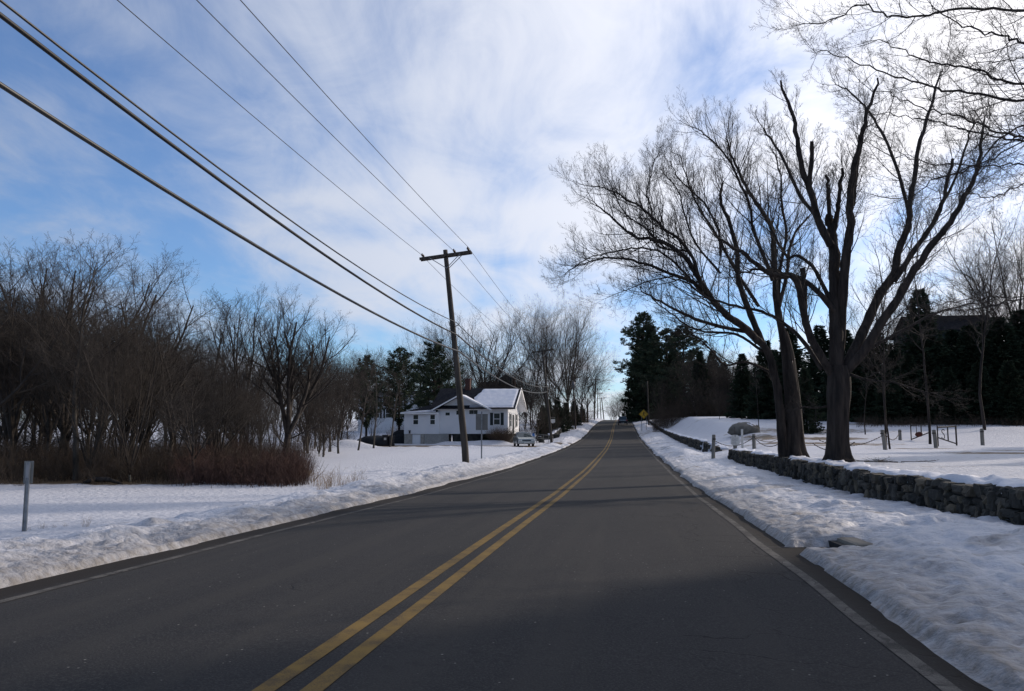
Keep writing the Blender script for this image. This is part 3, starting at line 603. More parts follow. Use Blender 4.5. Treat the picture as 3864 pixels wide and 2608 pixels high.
# ------------------------------------------------------------------ utility poles, wires
def utility_pole(x, y, zb, h, top, label, arm=True, r0=.165, r1=.105, lamp=False, can=False, name_extra=None, armdir=0.0, braces=True):
    """top: (dx, dy) lean of the pole top"""
    root = empty('utility_pole', (x, y, zb), 0, label, 'utility pole', 'utility poles along the road')
    t = np.array([top[0], top[1], h]); n = 12
    mb = MB(); mb.tube([(0, 0, -.6)] + [tuple(t * k / n) for k in range(1, n + 1)], [r0] + [r0 + (r1 - r0) * k / n for k in range(1, n + 1)], 14)
    mb.build('pole', M['pole_wood'], root, smooth_=True)
    lean = math.atan2(top[0], h)
    if arm:
        az = h - .28; c = t * (az / h); W = 1.22
        ex = np.array([math.cos(armdir) * math.cos(lean * 1.35), math.sin(armdir), -math.sin(lean) * 1.25])
        ez = np.array([math.sin(lean), 0, math.cos(lean)])
        mb = MB()
        for s_ in (-1, 1):
            off = np.array([0, s_ * .13, 0])
            a = c - ex * W + off; b = c + ex * W + off; q = []
            for p in (a, b):
                for dy, dz in ((-.045, -.06), (.045, -.06), (.045, .06), (-.045, .06)): q.append(p + np.array([0, dy, 0]) + ez * dz)
            mb.add(q, [(0, 1, 2, 3), (7, 6, 5, 4), (0, 4, 5, 1), (1, 5, 6, 2), (2, 6, 7, 3), (3, 7, 4, 0)])
        ca = mb.build('crossarm', M['pole_wood'], root)
        if braces:
            for s_ in (-1, 1):
                mb = MB(); low = t * ((az - .62) / h); mb.cyl(c + ex * s_ * .72 + np.array([0, -.19, -.04]), low + np.array([0, -.13, 0]), .018, n=6)
                if s_ > 0: mb.cyl(c + ex * s_ * .72 + np.array([0, .19, -.04]), low + np.array([0, .13, 0]), .018, n=6)
                mb.build('brace', M['steel'], root)
        for k in (-1.08, .42, 1.08):
            for dy in (-.13, .13):
                p = c + ex * k + np.array([0, dy, 0]) + ez * .06
                mb = MB(); mb.tube([p, p + ez * .06, p + ez * .065, p + ez * .13, p + ez * .17, p + ez * .19], [.012, .012, .045, .05, .025, .02], 8)
                mb.build('insulator', M['insulator'], root, smooth_=True)
    if can:
        p = t * ((h - 1.5) / h) + np.array([.02, -.42, 0]); mb = MB()
        mb.tube([p + np.array([0, 0, -.5]), p + np.array([0, 0, -.48]), p + np.array([0, 0, .42]), p + np.array([0, 0, .5])], [.2, .27, .27, .18], 14)
        mb.build('transformer', M['steel'], root, smooth_=True)
    if lamp:
        p = t * ((h - .3) / h); mb = MB(); mb.tube([p, p + np.array([.8, 0, .12]), p + np.array([2.6, -.2, .1]), p + np.array([3.2, -.25, 0])], .04, 8)
        mb.build('lamp_arm', M['steel'], root, smooth_=True)
        q = p + np.array([3.5, -.28, -.05]); mb = MB(); mb.tube([q + np.array([-.4, 0, 0]), q + np.array([-.2, 0, 0]), q + np.array([.2, 0, -.02]), q + np.array([.38, 0, -.02])], [.06, .15, .17, .08], 10)
        mb.build('lamp_head', M['sign_white'], root, smooth_=True)
    return root
p1 = utility_pole(-7.31, 36, -.35, 10.16, (-1.10, 0), 'big leaning utility pole with crossarm nearest on the left', armdir=0.10)
utility_pole(-8.05, 85, -.30, 10.4, (-1.0, 0), 'leaning utility pole beside the parked car', r0=.15, can=False)
utility_pole(-8.45, 130, .7, 9.4, (-.35, 0), 'utility pole with a dark transformer in front of the brown trees', can=True, r0=.15)
utility_pole(-8.28, 167, 2.2, 5.6, (-.1, 0), 'short pole on the verge by the far end of the left wall', arm=False, r0=.15, r1=.12)
utility_pole(-8.81, 210, 3.45, 11.3, (.55, 0), 'thick dark pole where the left verge narrows at the crest', r0=.22, r1=.15)
utility_pole(-9.4, 250, 4.6, 9.6, (.15, 0), 'distant pole carrying a street light over the crest', lamp=True)
utility_pole(-9.5, 285, 4.6, 9.9, (-.4, 0), 'distant upright pole standing right of the street light pole')
utility_pole(-8.9, 300, 4.6, 8.7, (-.85, 0), 'farthest leaning pole against the bright sky', r0=.2, r1=.16)
utility_pole(3.55, 141, 1.6, 8.2, (-.15, 0), 'single bare pole behind the yellow walking sign', arm=False, r0=.13, r1=.10)

def wire(pts_fn, label, r, m, cat='wire', name='power_line', group=None, twist=False, n=6):
    mb = MB(); mb.tube(pts_fn, r, n); o = mb.build(name, m, smooth_=True); return prop(o, label, cat, group)
def span(a, b, sag, n=22):
    a = np.array(a, float); b = np.array(b, float); out = []
    for k in range(n + 1):
        t = k / n; p = a * (1 - t) + b * t; p[2] -= sag * 4 * t * (1 - t); out.append(p)
    return out
def run(nodes, sags):
    P = []
    for i, s in enumerate(sags):
        q = span(nodes[i], nodes[i + 1], s); P += q if i == 0 else q[1:]
    return P
# three bare conductors on the crossarms; the span behind the camera ends at the next pole back
ex1 = at(1586, 958, 36.0); ex2 = at(1710, 945, 36.0); ex3 = at(1768, 934, 36.0)
prims = ((ex1, -9.4, 'left'), (ex2, -8.0, 'mid'), (ex3, -7.3, 'right'))
for (p, x0, w), lb in zip(prims, ('thin bare wire to the left end of the crossarm', 'thin bare wire to the middle insulators of the crossarm', 'thin bare wire to the right end of the crossarm')):
    a0 = (x0, -12, 10.15); dx = p[0] + 8.4
    nodes = [a0, tuple(p), (-9.03 + dx, 85, 10.05), (-8.8 + dx, 130, 10.05), (-8.3 + dx, 210, 14.6), (-9.2 + dx, 250, 14.1), (-9.9 + dx, 300, 13.1)]
    wire(run(nodes, ({'left': .36, 'mid': .42, 'right': .36}[w], .5, .5, .6, .2, .2)), lb, .0095, M['cable'], group='wires between the poles')
cab = (((-7.90, -12, 9.4), at(1722, 1217, 35.84), (-8.7, 84.85, 6.22), (-8.62, 129.8, 7.24), 'upper thin cable of the three heavy cables', .019, M['cable_steel'], 1.25),
       ((-7.80, -12, 9.1), at(1727, 1265, 35.84), (-8.59, 84.85, 5.96), (-8.49, 129.8, 6.93), 'thick middle cable of the three heavy cables', .034, M['cable'], 1.07),
       ((-7.70, -12, 8.0), at(1733, 1327, 35.84), (-8.56, 84.85, 5.41), (-8.49, 129.8, 6.27), 'thick lowest cable of the three heavy cables', .036, M['cable_steel'], 1.05))
for a0, a1, a2, a3, lb, r, m_, sg in cab:
    wire(run([a0, tuple(a1), a2, a3, (a3[0] - .3, 167, a3[2] + 1.0), (a3[0] - .2, 210, a3[2] + 3.4)], (sg, .75, .8, .6, .5)), lb, r, m_, cat='cable', name='overhead_cable', group='cables between the poles', n=8)
mb = MB(); q0 = at(1722, 1217, 35.84)
mb.tube([q0 + np.array([-.35, 0, .05]), q0 + np.array([-.32, 0, -.13]), q0 + np.array([-.1, 0, -.2]), q0 + np.array([.1, 0, -.13]), q0 + np.array([.14, 0, .0])], .02, 6)
mb.v = [tuple(np.array(v) - np.array([-7.31, 36, -.35])) for v in mb.v]; mb.build('cable_loop', M['cable_steel'], p1, smooth_=True)
# service wires
wire(span(at(2062, 1382, 85), (-12.8, 92, 5.9), .5), 'service wire from the second pole to the white house', .012, M['cable'], group='wires between the poles')
wire(span(at(2279, 1500, 285), (3.0, 285, 13.0), .4), 'wire crossing the road beyond the crest', .03, M['cable'], group='wires between the poles')

# ------------------------------------------------------------------ signs and posts
def tube_post(root, h, r=.03, m='steel', at_=(0, 0), lean=0, name='post'):
    mb = MB(); mb.cyl((at_[0], at_[1], -.5), (at_[0] + lean, at_[1], h), r, r, 10); return mb.build(name, M[m], root)
# back of a rectangular sign beside the big pole
s = at(1817, 1748, 38.5); r_ = empty('road_sign', (s[0], 38.5, s[2] - .1), 0.12, 'grey back of a rectangular road sign beside the big pole', 'road sign')
mb = MB(); mb.box(-.032, .032, -.02, .02, -.5, 2.60); mb.build('post', M['steel'], r_)
mb = MB(); mb.box(-.29, .30, .025, .032, 1.70, 2.49); o = mb.build('panel', M['sign_back'], r_, bevel=.002)
for z in (1.9, 2.3):
    mb = MB(); mb.cyl((0, -.03, z), (0, .04, z), .012, n=8); mb.build('bolt', M['steel'], r_)
# small marker post at the far left of the bank
s = at(92, 2010, 11.8); zb = gz(s[0], 11.8); r_ = empty('marker_post', (s[0], 11.8, zb - .03), .35, 'steel marker post with small reflector panel in the left snowbank', 'marker post')
mb = MB(); mb.box(-.03, .03, -.012, .012, -.4, 1.13).box(-.03, -.022, -.03, -.012, -.4, 1.13).box(.022, .03, -.03, -.012, -.4, 1.13); mb.build('post', M['steel'], r_)
mb = MB(); mb.box(-.07, .07, .013, .019, .79, 1.15); mb.build('panel', M['sign_back'], r_, bevel=.001)
mb = MB(); mb.box(-.022, .022, -.036, -.031, .88, 1.10); mb.build('reflector', M['sign_grey'], r_)
# yellow walking sign on two posts
s = at(2430, 1612, 128); zb = gz(s[0], 128); top = at(2427, 1563, 128)[2]
r_ = empty('warning_sign', (s[0], 128, zb), 0.05, 'yellow diamond sign with a walking person on two posts', 'warning sign')
for dx in (-.34, .40): tube_post(r_, top - zb - .1, .035, 'steel', (dx, .05))
mb = MB(); d = .76; mb.prism([(-d, 0), (0, -d), (d, 0), (0, d)], 1, -.012, .012); o = mb.build('panel', M['sign_yellow'], r_); o.location = (0, 0, top - zb)
def flat(parts, name, m, parent, loc, y0=-.02, y1=-.013):
    mb = MB()
    for poly in parts: mb.prism(poly, 1, y0, y1)
    o = mb.build(name, m, parent); o.location = loc; return o
b = .71; w = .03
flat([[(-b, 0), (0, -b), (0, -b + w * 1.6), (-b + w * 1.6, 0)], [(0, -b), (b, 0), (b - w * 1.6, 0), (0, -b + w * 1.6)], [(b, 0), (0, b), (0, b - w * 1.6), (b - w * 1.6, 0)], [(0, b), (-b, 0), (-b + w * 1.6, 0), (0, b - w * 1.6)]], 'border', M['sign_black'], r_, (0, 0, top - zb))
K = .052
def pk(l): return [(x * K, z * K) for x, z in l]
head = [(math.cos(t) * 1.0 + .2, math.sin(t) * 1.0 + 7.0) for t in [2 * math.pi * i / 10 for i in range(10)]]
flat([pk(head), pk([(-1.3, 5.4), (1.2, 5.7), (1.2, 0.2), (-1.2, 0.2)]), pk([(-1.3, 5.4), (-3.6, 2.6), (-3.0, 1.9), (-1.1, 3.6)]), pk([(1.2, 5.6), (3.4, 3.6), (4.4, 1.6), (3.6, 1.1), (2.6, 2.9), (1.1, 3.8)]),
      pk([(-1.2, .4), (.4, .4), (-2.2, -5.6), (-3.8, -6.2), (-3.4, -5.0)]), pk([(-.2, .4), (1.2, .4), (2.0, -2.4), (3.6, -5.6), (2.4, -6.0), (.8, -3.0)])], 'walking_figure', M['sign_black'], r_, (0, 0, top - zb))
# far lime school type sign
r_ = empty('warning_sign', (.15, 300, 4.4), 0, 'tiny lime green pentagon sign with lower plate beyond the dark car', 'warning sign')
tube_post(r_, 3.3, .05, 'steel'); zq = at(2371, 1560, 300)[2] - 4.4
mb = MB(); mb.prism([(-.45, -.45), (.45, -.45), (.45, .1), (0, .5), (-.45, .1)], 1, -.02, .02); o = mb.build('panel', M['sign_lime'], r_); o.location = (0, -.08, zq)
mb = MB(); mb.box(-.4, .4, -.02, .02, -.2, .2); o = mb.build('lower_plate', M['sign_lime'], r_); o.location = (0, -.08, zq - .8)
# white octagon edged notice on a short post at the drive, with a thin rod above it
s = at(2775, 1690, 44.2); zb = gz(s[0], 44.2); r_ = empty('notice_sign', (s[0], 44.2, zb), .1, 'off-white eight sided notice board on a stout post at the drive', 'notice sign')
mb = MB(); mb.box(-.09, .09, .02, .12, -.3, .50); mb.build('post', M['post_wood'], r_)
zc = at(2775, 1661, 44.2)[2] - zb; a, c = .23, .28; k = .11
mb = MB(); mb.prism([(-a + k, -c), (a - k, -c), (a, -c + k * .6), (a, c - k), (a - k, c), (-a + k, c), (-a, c - k), (-a, -c + k * .6)], 1, -.02, .02); o = mb.build('panel', M['sign_white'], r_, bevel=.004); o.location = (0, 0, zc)
fl = []
for zz_, ws in ((.10, (.10, .07, .09)), (.03, (.06, .12, .05)), (-.04, (.09, .06, .08)), (-.11, (.07, .10)), (-.17, (.12, .06))):
    x = -.16
    for w_ in ws:
        fl.append([(x, zz_), (x + w_, zz_), (x + w_, zz_ + .022), (x, zz_ + .022)]); x += w_ + .025
flat(fl, 'lettering', M['sign_grey'], r_, (0, 0, zc), -.026, -.0215)
mb = MB(); mb.cyl((.02, .05, .4), (.0, .05, 1.35), .012, n=6); mb.build('rod', M['iron'], r_)
mb = MB(); mb.cyl((0.0, -.03, zc + .22), (0.0, -.02, zc + .22), .03, n=8); mb.build('hook_plate', M['iron'], r_)
# slim white post beside it
s = at(2802, 1700, 44.6); zb = gz(s[0], 44.6); o = MB().box(-.055, .055, -.05, .05, -.3, at(2798, 1620, 44.6)[2] - zb).build('white_post', M['sign_white'], bevel=.01); o.location = (s[0], 44.6, zb)
prop(o, 'slim white post right of the eight sided notice', 'post')
# grey wooden posts with chain
posts = []
for px, py0, py1, Y, lb in ((2690, 1640, 1702, 44.0, 'weathered wooden chain post at the end of the broken stone wall'), (2846, 1638, 1696, 45.5, 'weathered wooden chain post between the notice and the double maple'),
                            (3343, 1622, 1704, 42.0, 'tilted wooden chain post in front of the thin twin trunks'), (3398, 1621, 1682, 54.0, 'wooden chain post just left of the metal gate'),
                            (3534, 1622, 1698, 45.0, 'wooden post overlapping the right leaf of the metal gate'), (3709, 1617, 1693, 48.0, 'wooden post standing alone right of the metal gate')):
    s = at(px, py1, Y); t = at(px, py0, Y); zb = gz(s[0], Y); h = t[2] - zb
    r_ = empty('wooden_post', (s[0], Y, zb), random.Random(px).uniform(-.3, .3), lb, 'post', 'wooden posts of the chain fence')
    ln = {2690: .07, 3343: -.12, 3534: -.08}.get(px, .0)
    mb = MB(); mb.tube([(0, 0, -.3), (ln * .5, 0, h * .5), (ln, 0, h - .03), (ln, 0, h)], [.105, .10, .095, .07], 12); mb.build('shaft', M['post_wood'], r_)
    mb = MB(); mb.tube([(ln, 0, h * .78), (ln, 0, h * .84)], .106, 12); mb.build('band', M['iron'], r_)
    posts.append((s[0], Y, zb + h * .8))
def chain(a, b, sag, label):
    P = span(a, b, sag, 26); mb = MB()
    for i in range(len(P) - 1):
        m0 = (P[i] + P[i + 1]) / 2; mb.tube([P[i], m0, P[i + 1]], [.012, .026, .012], 5)
    o = mb.build('chain', M['iron'], smooth_=True); prop(o, label, 'chain', 'chains slung between the posts')
chain(posts[0], posts[1], .42, 'iron chain slung from the wall end post past the notice')
chain(posts[1], (7.6, 41.0, .95), .45, 'iron chain slung from the second post towards the double maple')
chain(posts[1], (9.7, 52.0, 1.2), .4, 'iron chain running from the second post back behind the maple')
chain((7.4, 34.0, .85), (8.1, 30.5, .95), .3, 'short iron chain seen between the two big maples')
chain((9.0, 40.0, .9), posts[2], .42, 'iron chain from behind the single maple to the tilted post')
chain(posts[2], posts[3], .40, 'iron chain hanging from the tilted post to the post left of the gate')
# boulder carrying snow
s = at(2806, 1618, 60); zb = gz(s[0], 60)
r_ = empty('boulder', (s[0], 60, zb), 0, 'big rounded boulder capped with snow behind the notice sign', 'boulder')
def blobmesh(rx, ry, rz_, seed, amp, n=18, zcut=None, mult=1.0):
    V = []; F = []
    for i in range(n + 1):
        th = math.pi * i / n
        for j in range(2 * n):
            ph = math.pi * j / n; d = np.array([math.sin(th) * math.cos(ph), math.sin(th) * math.sin(ph), math.cos(th)])
            k = mult * (1 + amp * float(fbm(d[0] * 1.6 + seed, d[1] * 1.6 + d[2] * 1.3, 3, seed)))
            V.append(d * np.array([rx, ry, rz_]) * k)
    V = np.array(V)
    if zcut is not None: V[:, 2] = np.where(V[:, 2] < zcut + .12 * np.sin(V[:, 0] * 4) , np.minimum(V[:, 2], zcut) * .3 + zcut * .5, V[:, 2])
    for i in range(n):
        for j in range(2 * n): F.append([i * 2 * n + j, (i + 1) * 2 * n + j, (i + 1) * 2 * n + (j + 1) % (2 * n), i * 2 * n + (j + 1) % (2 * n)])
    return V, np.array(F)
V, F = blobmesh(1.05, .8, .52, 3, .35); V[:, 2] += .30; V[:, 0] *= 1 + .12 * (V[:, 2] < .2)
mesh_np('rock', V, F, M['boulder'], r_, smooth_=True)
V2, F2 = blobmesh(.84, .66, .44, 3, .25); V2[:, 2] = np.where(V2[:, 2] > .16, V2[:, 2], .14) + .42; V2[:, 0] += .12
mesh_np('snow_cap', V2, F2, M['snow_cap'], r_, smooth_=True)
# metal gate: two leaves
def gate_leaf(xa, xb, ya, yb, zb, h, label, brace_up, emblem):
    r_ = empty('metal_gate', (xa, ya, zb), math.atan2(yb - ya, xb - xa), label, 'gate'); L = math.hypot(xb - xa, yb - ya)
    mb = MB(); mb.cyl((0, 0, -.3), (0, 0, h + .08), .035, n=8); mb.build('end_post', M['iron'], r_)
    mb = MB(); mb.cyl((L, 0, -.3), (L, 0, h + .08), .045, n=8); mb.build('hinge_post', M['iron'], r_)
    mb = MB(); mb.cyl((0, 0, h - .03), (L, 0, h + .03), .04, n=8); mb.build('top_rail', M['iron'], r_)
    mb = MB(); z0, z1 = ((.1, h * .55) if brace_up else (h * .45, .12)); mb.cyl((0, 0, z0), (L, 0, z1), .035, n=8); mb.build('brace', M['iron'], r_)
    mb = MB(); mb.cyl((L * .55, 0, z0 + (z1 - z0) * .55), (L * .55, 0, h), .035, n=8)
    if emblem != 'S': mb.cyl((L * .30, 0, z0 + (z1 - z0) * .3), (L * .30, 0, h), .02, n=8)
    mb.build('upright', M['iron'], r_)
    if emblem == 'S':
        pts = [(.10, .16), (.04, .21), (-.05, .21), (-.10, .15), (-.07, .07), (.02, .02), (.09, -.06), (.08, -.15), (.0, -.21), (-.09, -.19), (-.12, -.12)]
        mb = MB(); mb.tube([(L * .30 + x * 1.2, 0, h * .62 + z * 1.25) for x, z in pts], .022, 8); mb.build('letter_s', M['iron'], r_, smooth_=True)
    else:
        V, F = blobmesh(.24, .10, .16, 4, .3, 10); V += np.array([L * .42, 0, h * .42]); mesh_np('round_emblem', V, F, M['pumpkin'], r_, smooth_=True)
    return r_
a = at(3440, 1681, 54); b = at(3512, 1681, 53); gate_leaf(a[0], b[0], 54, 53, min(gz(a[0], 54), gz(b[0], 53)), 1.02, 'left iron gate leaf carrying a small dark round emblem', True, 'o')
a = at(3541, 1690, 46.5); b = at(3611, 1692, 47.5); gate_leaf(a[0], b[0], 46.5, 47.5, gz(a[0], 46.5), 1.05, 'right iron gate leaf with a scrolled letter S', False, 'S')

# ------------------------------------------------------------------ buildings
def window(root, x0, x1, y, z0, z1, name='window', sash=True, trim=.08, facing='y', shutters=0):
    """double-hung window in a wall facing -Y (or +X when facing == 'x': then x0, x1 run along Y and y is the X plane)"""
    def bx(mb, a0, a1, d0, d1, c0, c1):
        if facing == 'y': mb.box(a0, a1, y - d1, y - d0, c0, c1)
        else: mb.box(y + d0, y + d1, a0, a1, c0, c1)
    mb = MB(); t = trim
    bx(mb, x0 - t, x0, .0, .05, z0 - t, z1 + t); bx(mb, x1, x1 + t, .0, .05, z0 - t, z1 + t); bx(mb, x0, x1, .0, .05, z1, z1 + t); bx(mb, x0 - .02, x1 + .02, .0, .08, z0 - t - .02, z0)
    w = mb.build(name, M['white_trim'], root)
    mb = MB(); bx(mb, x0, x1, .005, .012, z0, z1); mb.build('pane', M['glass'], w)
    if sash:
        mb = MB(); zm = (z0 + z1) / 2; bx(mb, x0, x1, .014, .035, zm - .03, zm + .03); mb.build('sash', M['white_trim'], w)
    if shutters:
        for a0, a1 in ((x0 - t - shutters, x0 - t - .01), (x1 + t + .01, x1 + t + shutters)):
            mb = MB(); bx(mb, a0, a1, .003, .05, z0 - t, z1 + t)
            n = 12
            for i in range(n): bx(mb, a0 + .04, a1 - .04, .05, .062, z0 + (z1 - z0) * (i + .15) / n, z0 + (z1 - z0) * (i + .7) / n)
            mb.build('shutter', M['shutter'], root)
    return w
def siding(mb, poly_fn, n, z0, z1): pass
def clapboard_mat():
    m = mat('clapboard', (0.74, 0.75, 0.77), 0.6, (0.80, 0.80, 0.80), 0.8); nt, N, L, bs = nodes_of(m)
    tc = nt.nodes['Texture Coordinate']; wv = N('ShaderNodeTexWave'); wv.bands_direction = 'Z'; wv.wave_profile = 'SAW'; wv.inputs['Scale'].default_value = 2.4; L(tc.outputs['Object'], wv.inputs[0])
    bu = N('ShaderNodeBump'); bu.inputs['Strength'].default_value = .6; bu.inputs['Distance'].default_value = .03; L(wv.outputs[1], bu.inputs['Height']); L(bu.outputs[0], bs.inputs['Normal']); return m
M['clapboard'] = clapboard_mat()
def roof_slab(root, pts, th, m, name='roof'):
    """pts: 3 or 4 points, counter-clockwise seen from above; a slab th thick below them"""
    P = [np.array(p, float) for p in pts]; n = np.cross(P[1] - P[0], P[2] - P[0]); n /= np.linalg.norm(n)
    if n[2] < 0: n = -n
    k = len(P); mb = MB(); mb.add([p for p in P] + [p - n * th for p in P], [tuple(range(k)), tuple(range(2 * k - 1, k - 1, -1))] + [(i, (i + 1) % k, k + (i + 1) % k, k + i) for i in range(k)])
    return mb.build(name, m, root)

HX0, HX1, HY0, HY1 = -19.6, -13.25, 88.0, 97.0
house = empty('white_house', (0, 0, 0), 0, 'small white clapboard house with snow on half its dark roof', 'house')
ZS, ZE = .92, 3.86; RY = 92.5; RZ = 6.27
RXL = -22.0
mb = MB(); mb.box(-22.0, HX1, HY0, HY1, ZS, ZE); mb.build('wall', M['clapboard'], house)
mb = MB(); mb.prism([(HY0, ZE), (HY1, ZE), (RY, RZ - .12)], 0, HX1 - .25, HX1 - .01); mb.build('gable_wall', M['clapboard'], house)
mb = MB(); mb.prism([(HY0, ZE), (HY1, ZE), (RY, RZ - .12)], 0, -21.98, -21.7); mb.build('gable_wall', M['clapboard'], house)
mb = MB(); mb.box(-19.55, HX1 - .05, HY0 + .04, HY1, -1.2, ZS); mb.build('foundation', M['stone'], house)
roof_slab(house, [(RXL, 87.35, 3.80), (-12.35, 87.35, 3.80), (-12.35, RY, RZ), (RXL, RY, RZ)], .14, M['roof_dark'])
roof_slab(house, [(RXL, RY, RZ), (-12.35, RY, RZ), (-12.35, 97.7, 3.75), (RXL, 97.7, 3.75)], .14, M['roof_dark'])
# snow lying on the right half of the front slope
def roof_snow(root, x0, x1, f0, f1, xl, seed):
    nx, ny = 60, 24; V = []; sl = (RZ - 3.80) / (RY - 87.35)
    for j in range(ny + 1):
        for i in range(nx + 1):
            fy = f0 + (f1 - f0) * j / ny; y = 87.33 + (RY - 87.33) * fy
            ragged = x0 + (xl(fy)) + .35 * float(fbm(fy * 6, 1.0, 3, seed)); x = ragged + (x1 - ragged) * i / nx
            e = min(i / 5, (nx - i) / 2, j / 1.5, (ny - j) / 3, 1.0)
            V.append((x, y, 3.80 + sl * (y - 87.35) + .005 + .13 * max(e, 0) ** .6 + .02 * float(vnoise(x * 3, y * 3, seed))))
    V = np.array(V); idx = np.arange(len(V)).reshape(ny + 1, nx + 1)
    F = np.stack([idx[:-1, :-1], idx[:-1, 1:], idx[1:, 1:], idx[1:, :-1]], -1).reshape(-1, 4)
    Vb = V.copy(); Vb[:, 2] = 3.80 + sl * (V[:, 1] - 87.35) - .02; n = len(V)
    rim = list(idx[0, :]) + list(idx[1:, -1]) + list(idx[-1, ::-1][1:]) + list(idx[::-1, 0][1:-1])
    side = np.array([[rim[i], rim[(i + 1) % len(rim)], rim[(i + 1) % len(rim)] + n, rim[i] + n] for i in range(len(rim))])
    mesh_np('roof_snow', np.concatenate([V, Vb]), np.concatenate([F, F[:, ::-1] + n, side]), M['snow_cap'], root, smooth_=True)
roof_snow(house, -17.6, -12.55, 0.02, .95, lambda f: .75 * f + .9 * max(0, f - .55), 7)
# front cross gable
GX0, GX1, GXM, GZ = -21.35, -15.35, -18.55, 5.25
mb = MB(); mb.prism([(GX0, 3.72), (GX1, 3.72), (GXM, GZ - .08)], 1, HY0 - .02, HY0 + .2); mb.build('front_gable', M['clapboard'], house)
mb = MB(); mb.box(GX0, GX1, HY0 - .10, HY0 - .021, 3.60, 3.74); mb.build('gable_trim', M['white_trim'], house)
yb = 87.35 + (GZ - 3.80) / ((RZ - 3.80) / (RY - 87.35))
roof_slab(house, [(GX0 - .35, 87.2, 3.66), (GXM, 87.2, GZ + .1), (GXM, yb + .2, GZ + .1), (GX0 - .35, yb - 2.8, 3.66)], .10, M['roof_dark'], 'gable_roof')
roof_slab(house, [(GXM, 87.2, GZ + .1), (GX1 + .35, 87.2, 3.66), (GX1 + .35, yb - 2.8, 3.66), (GXM, yb + .2, GZ + .1)], .10, M['snow_cap'], 'gable_roof')
for a_, b_ in (((GX0 - .4, 3.62), (GXM, GZ + .08)), ((GXM, GZ + .08), (GX1 + .4, 3.62))):
    mb = MB(); mb.prism([(a_[0], a_[1] - .16), (b_[0], b_[1] - .16), (b_[0], b_[1]), (a_[0], a_[1])], 1, 87.10, 87.19); mb.build('bargeboard', M['white_trim'], house)
for y_a, z_a in ((87.35, 3.80), (97.7, 3.75)):
    mb = MB(); mb.prism([(y_a, z_a - .30), (RY, RZ - .26), (RY, RZ - .0), (y_a, z_a)], 0, -12.34, -12.29); mb.build('bargeboard', M['white_trim'], house)
roof_slab(house, [(HX1, 87.38, 3.64), (-12.38, 87.38, 3.64), (-12.38, RY, RZ - .16), (HX1, RY, RZ - .16)], .03, M['white_trim'], 'soffit')
roof_slab(house, [(HX1, RY, RZ - .16), (-12.38, RY, RZ - .16), (-12.38, 97.65, 3.59), (HX1, 97.65, 3.59)], .03, M['white_trim'], 'soffit')
mb = MB(); mb.box(GX1 + .4, -12.4, 87.25, 87.34, 3.66, 3.78); mb.build('gutter', M['iron'], house)
def hx(px, y=88.0): return at(px, 1600, y)[0]
def hz(py, y=88.0): return at(1700, py, y)[2]
window(house, hx(1864), hx(1886), HY0, hz(1602), hz(1561), shutters=.36)
for a_, b_, c_, d_ in ((1681, 1697, 1568, 1557), (1722, 1737, 1565, 1550), (1771, 1786, 1563, 1548), (1788, 1802, 1563, 1548)):
    window(house, hx(a_), hx(b_), HY0, hz(c_), hz(d_), name='small_window', sash=False, trim=.05)
window(house, 89.4, 90.3, HX1, 1.75, 3.15, facing='x', shutters=.3); window(house, 94.3, 95.2, HX1, 1.75, 3.15, facing='x', shutters=.3)
mb = MB(); mb.box(HX1, HX1 + .05, 91.6, 92.7, .95, 3.1); mb.build('door', M['shutter'], house)
mb = MB(); mb.box(-18.95, -18.35, 91.9, 92.5, 5.9, 7.25).box(-19.0, -18.3, 91.85, 92.55, 7.25, 7.38); mb.build('chimney', M['brick'], house)
# left extension with shed roof, basement door and lattice
EX0, EX1 = -25.05, -21.3; EZ = 3.32
mb = MB(); mb.box(EX0, -21.0, HY0 - .35, 94, .90, EZ); mb.build('extension_wall', M['clapboard'], house)
mb = MB(); mb.box(EX0 + .03, EX0 + .9, HY0 - .33, 94, -1.2, .90).box(-23.1, -22.75, HY0 - .33, 88.6, -1.2, .90).box(EX0 + .03, -21.0, 88.6, 94, -1.2, .90); mb.build('basement_wall', M['concrete'], house)
mb = MB(); mb.box(EX0 + .95, -23.15, HY0 - .25, HY0 - .2, -.75, .84); mb.build('basement_door', M['siding'], house)
lx0, lx1 = -22.7, -19.9; mb = MB(); n = 17
for i in range(-9, n + 12):
    for s_ in (-1, 1):
        x = lx0 + (lx1 - lx0) * i / n; z0_, z1_ = -.6, .88; dxx = (z1_ - z0_) * s_
        xa, xb = x, x + dxx
        pts = [(xa, z0_), (xb, z1_)]
        t0, t1 = 0.0, 1.0
        for (lim, sg) in ((lx0, 1), (lx1, -1)):
            fa, fb = (xa - lim) * sg, (xb - lim) * sg
            if fa < 0 and fb < 0: t0 = 2
            elif fa < 0: t0 = max(t0, fa / (fa - fb))
            elif fb < 0: t1 = min(t1, fa / (fa - fb))
        if t0 < t1 - .02:
            A = (xa + (xb - xa) * t0, z0_ + (z1_ - z0_) * t0); B = (xa + (xb - xa) * t1, z0_ + (z1_ - z0_) * t1); yy = HY0 - .27 - .012 * (s_ > 0)
            mb.add([(A[0] - .02, yy, A[1]), (A[0] + .02, yy, A[1]), (B[0] + .02, yy, B[1]), (B[0] - .02, yy, B[1]), (A[0] - .02, yy + .01, A[1]), (A[0] + .02, yy + .01, A[1]), (B[0] + .02, yy + .01, B[1]), (B[0] - .02, yy + .01, B[1])],
                   [(0, 1, 2, 3), (7, 6, 5, 4), (0, 4, 5, 1), (1, 5, 6, 2), (2, 6, 7, 3), (3, 7, 4, 0)])
mb.build('lattice', M['lattice'], house)
roof_slab(house, [(EX0 - .35, 87.35, 3.28), (-21.25, 87.35, 3.42), (-21.25, 92.0, 4.75), (EX0 + .2, 93.5, 3.9)], .12, M['roof_dark'], 'extension_roof')
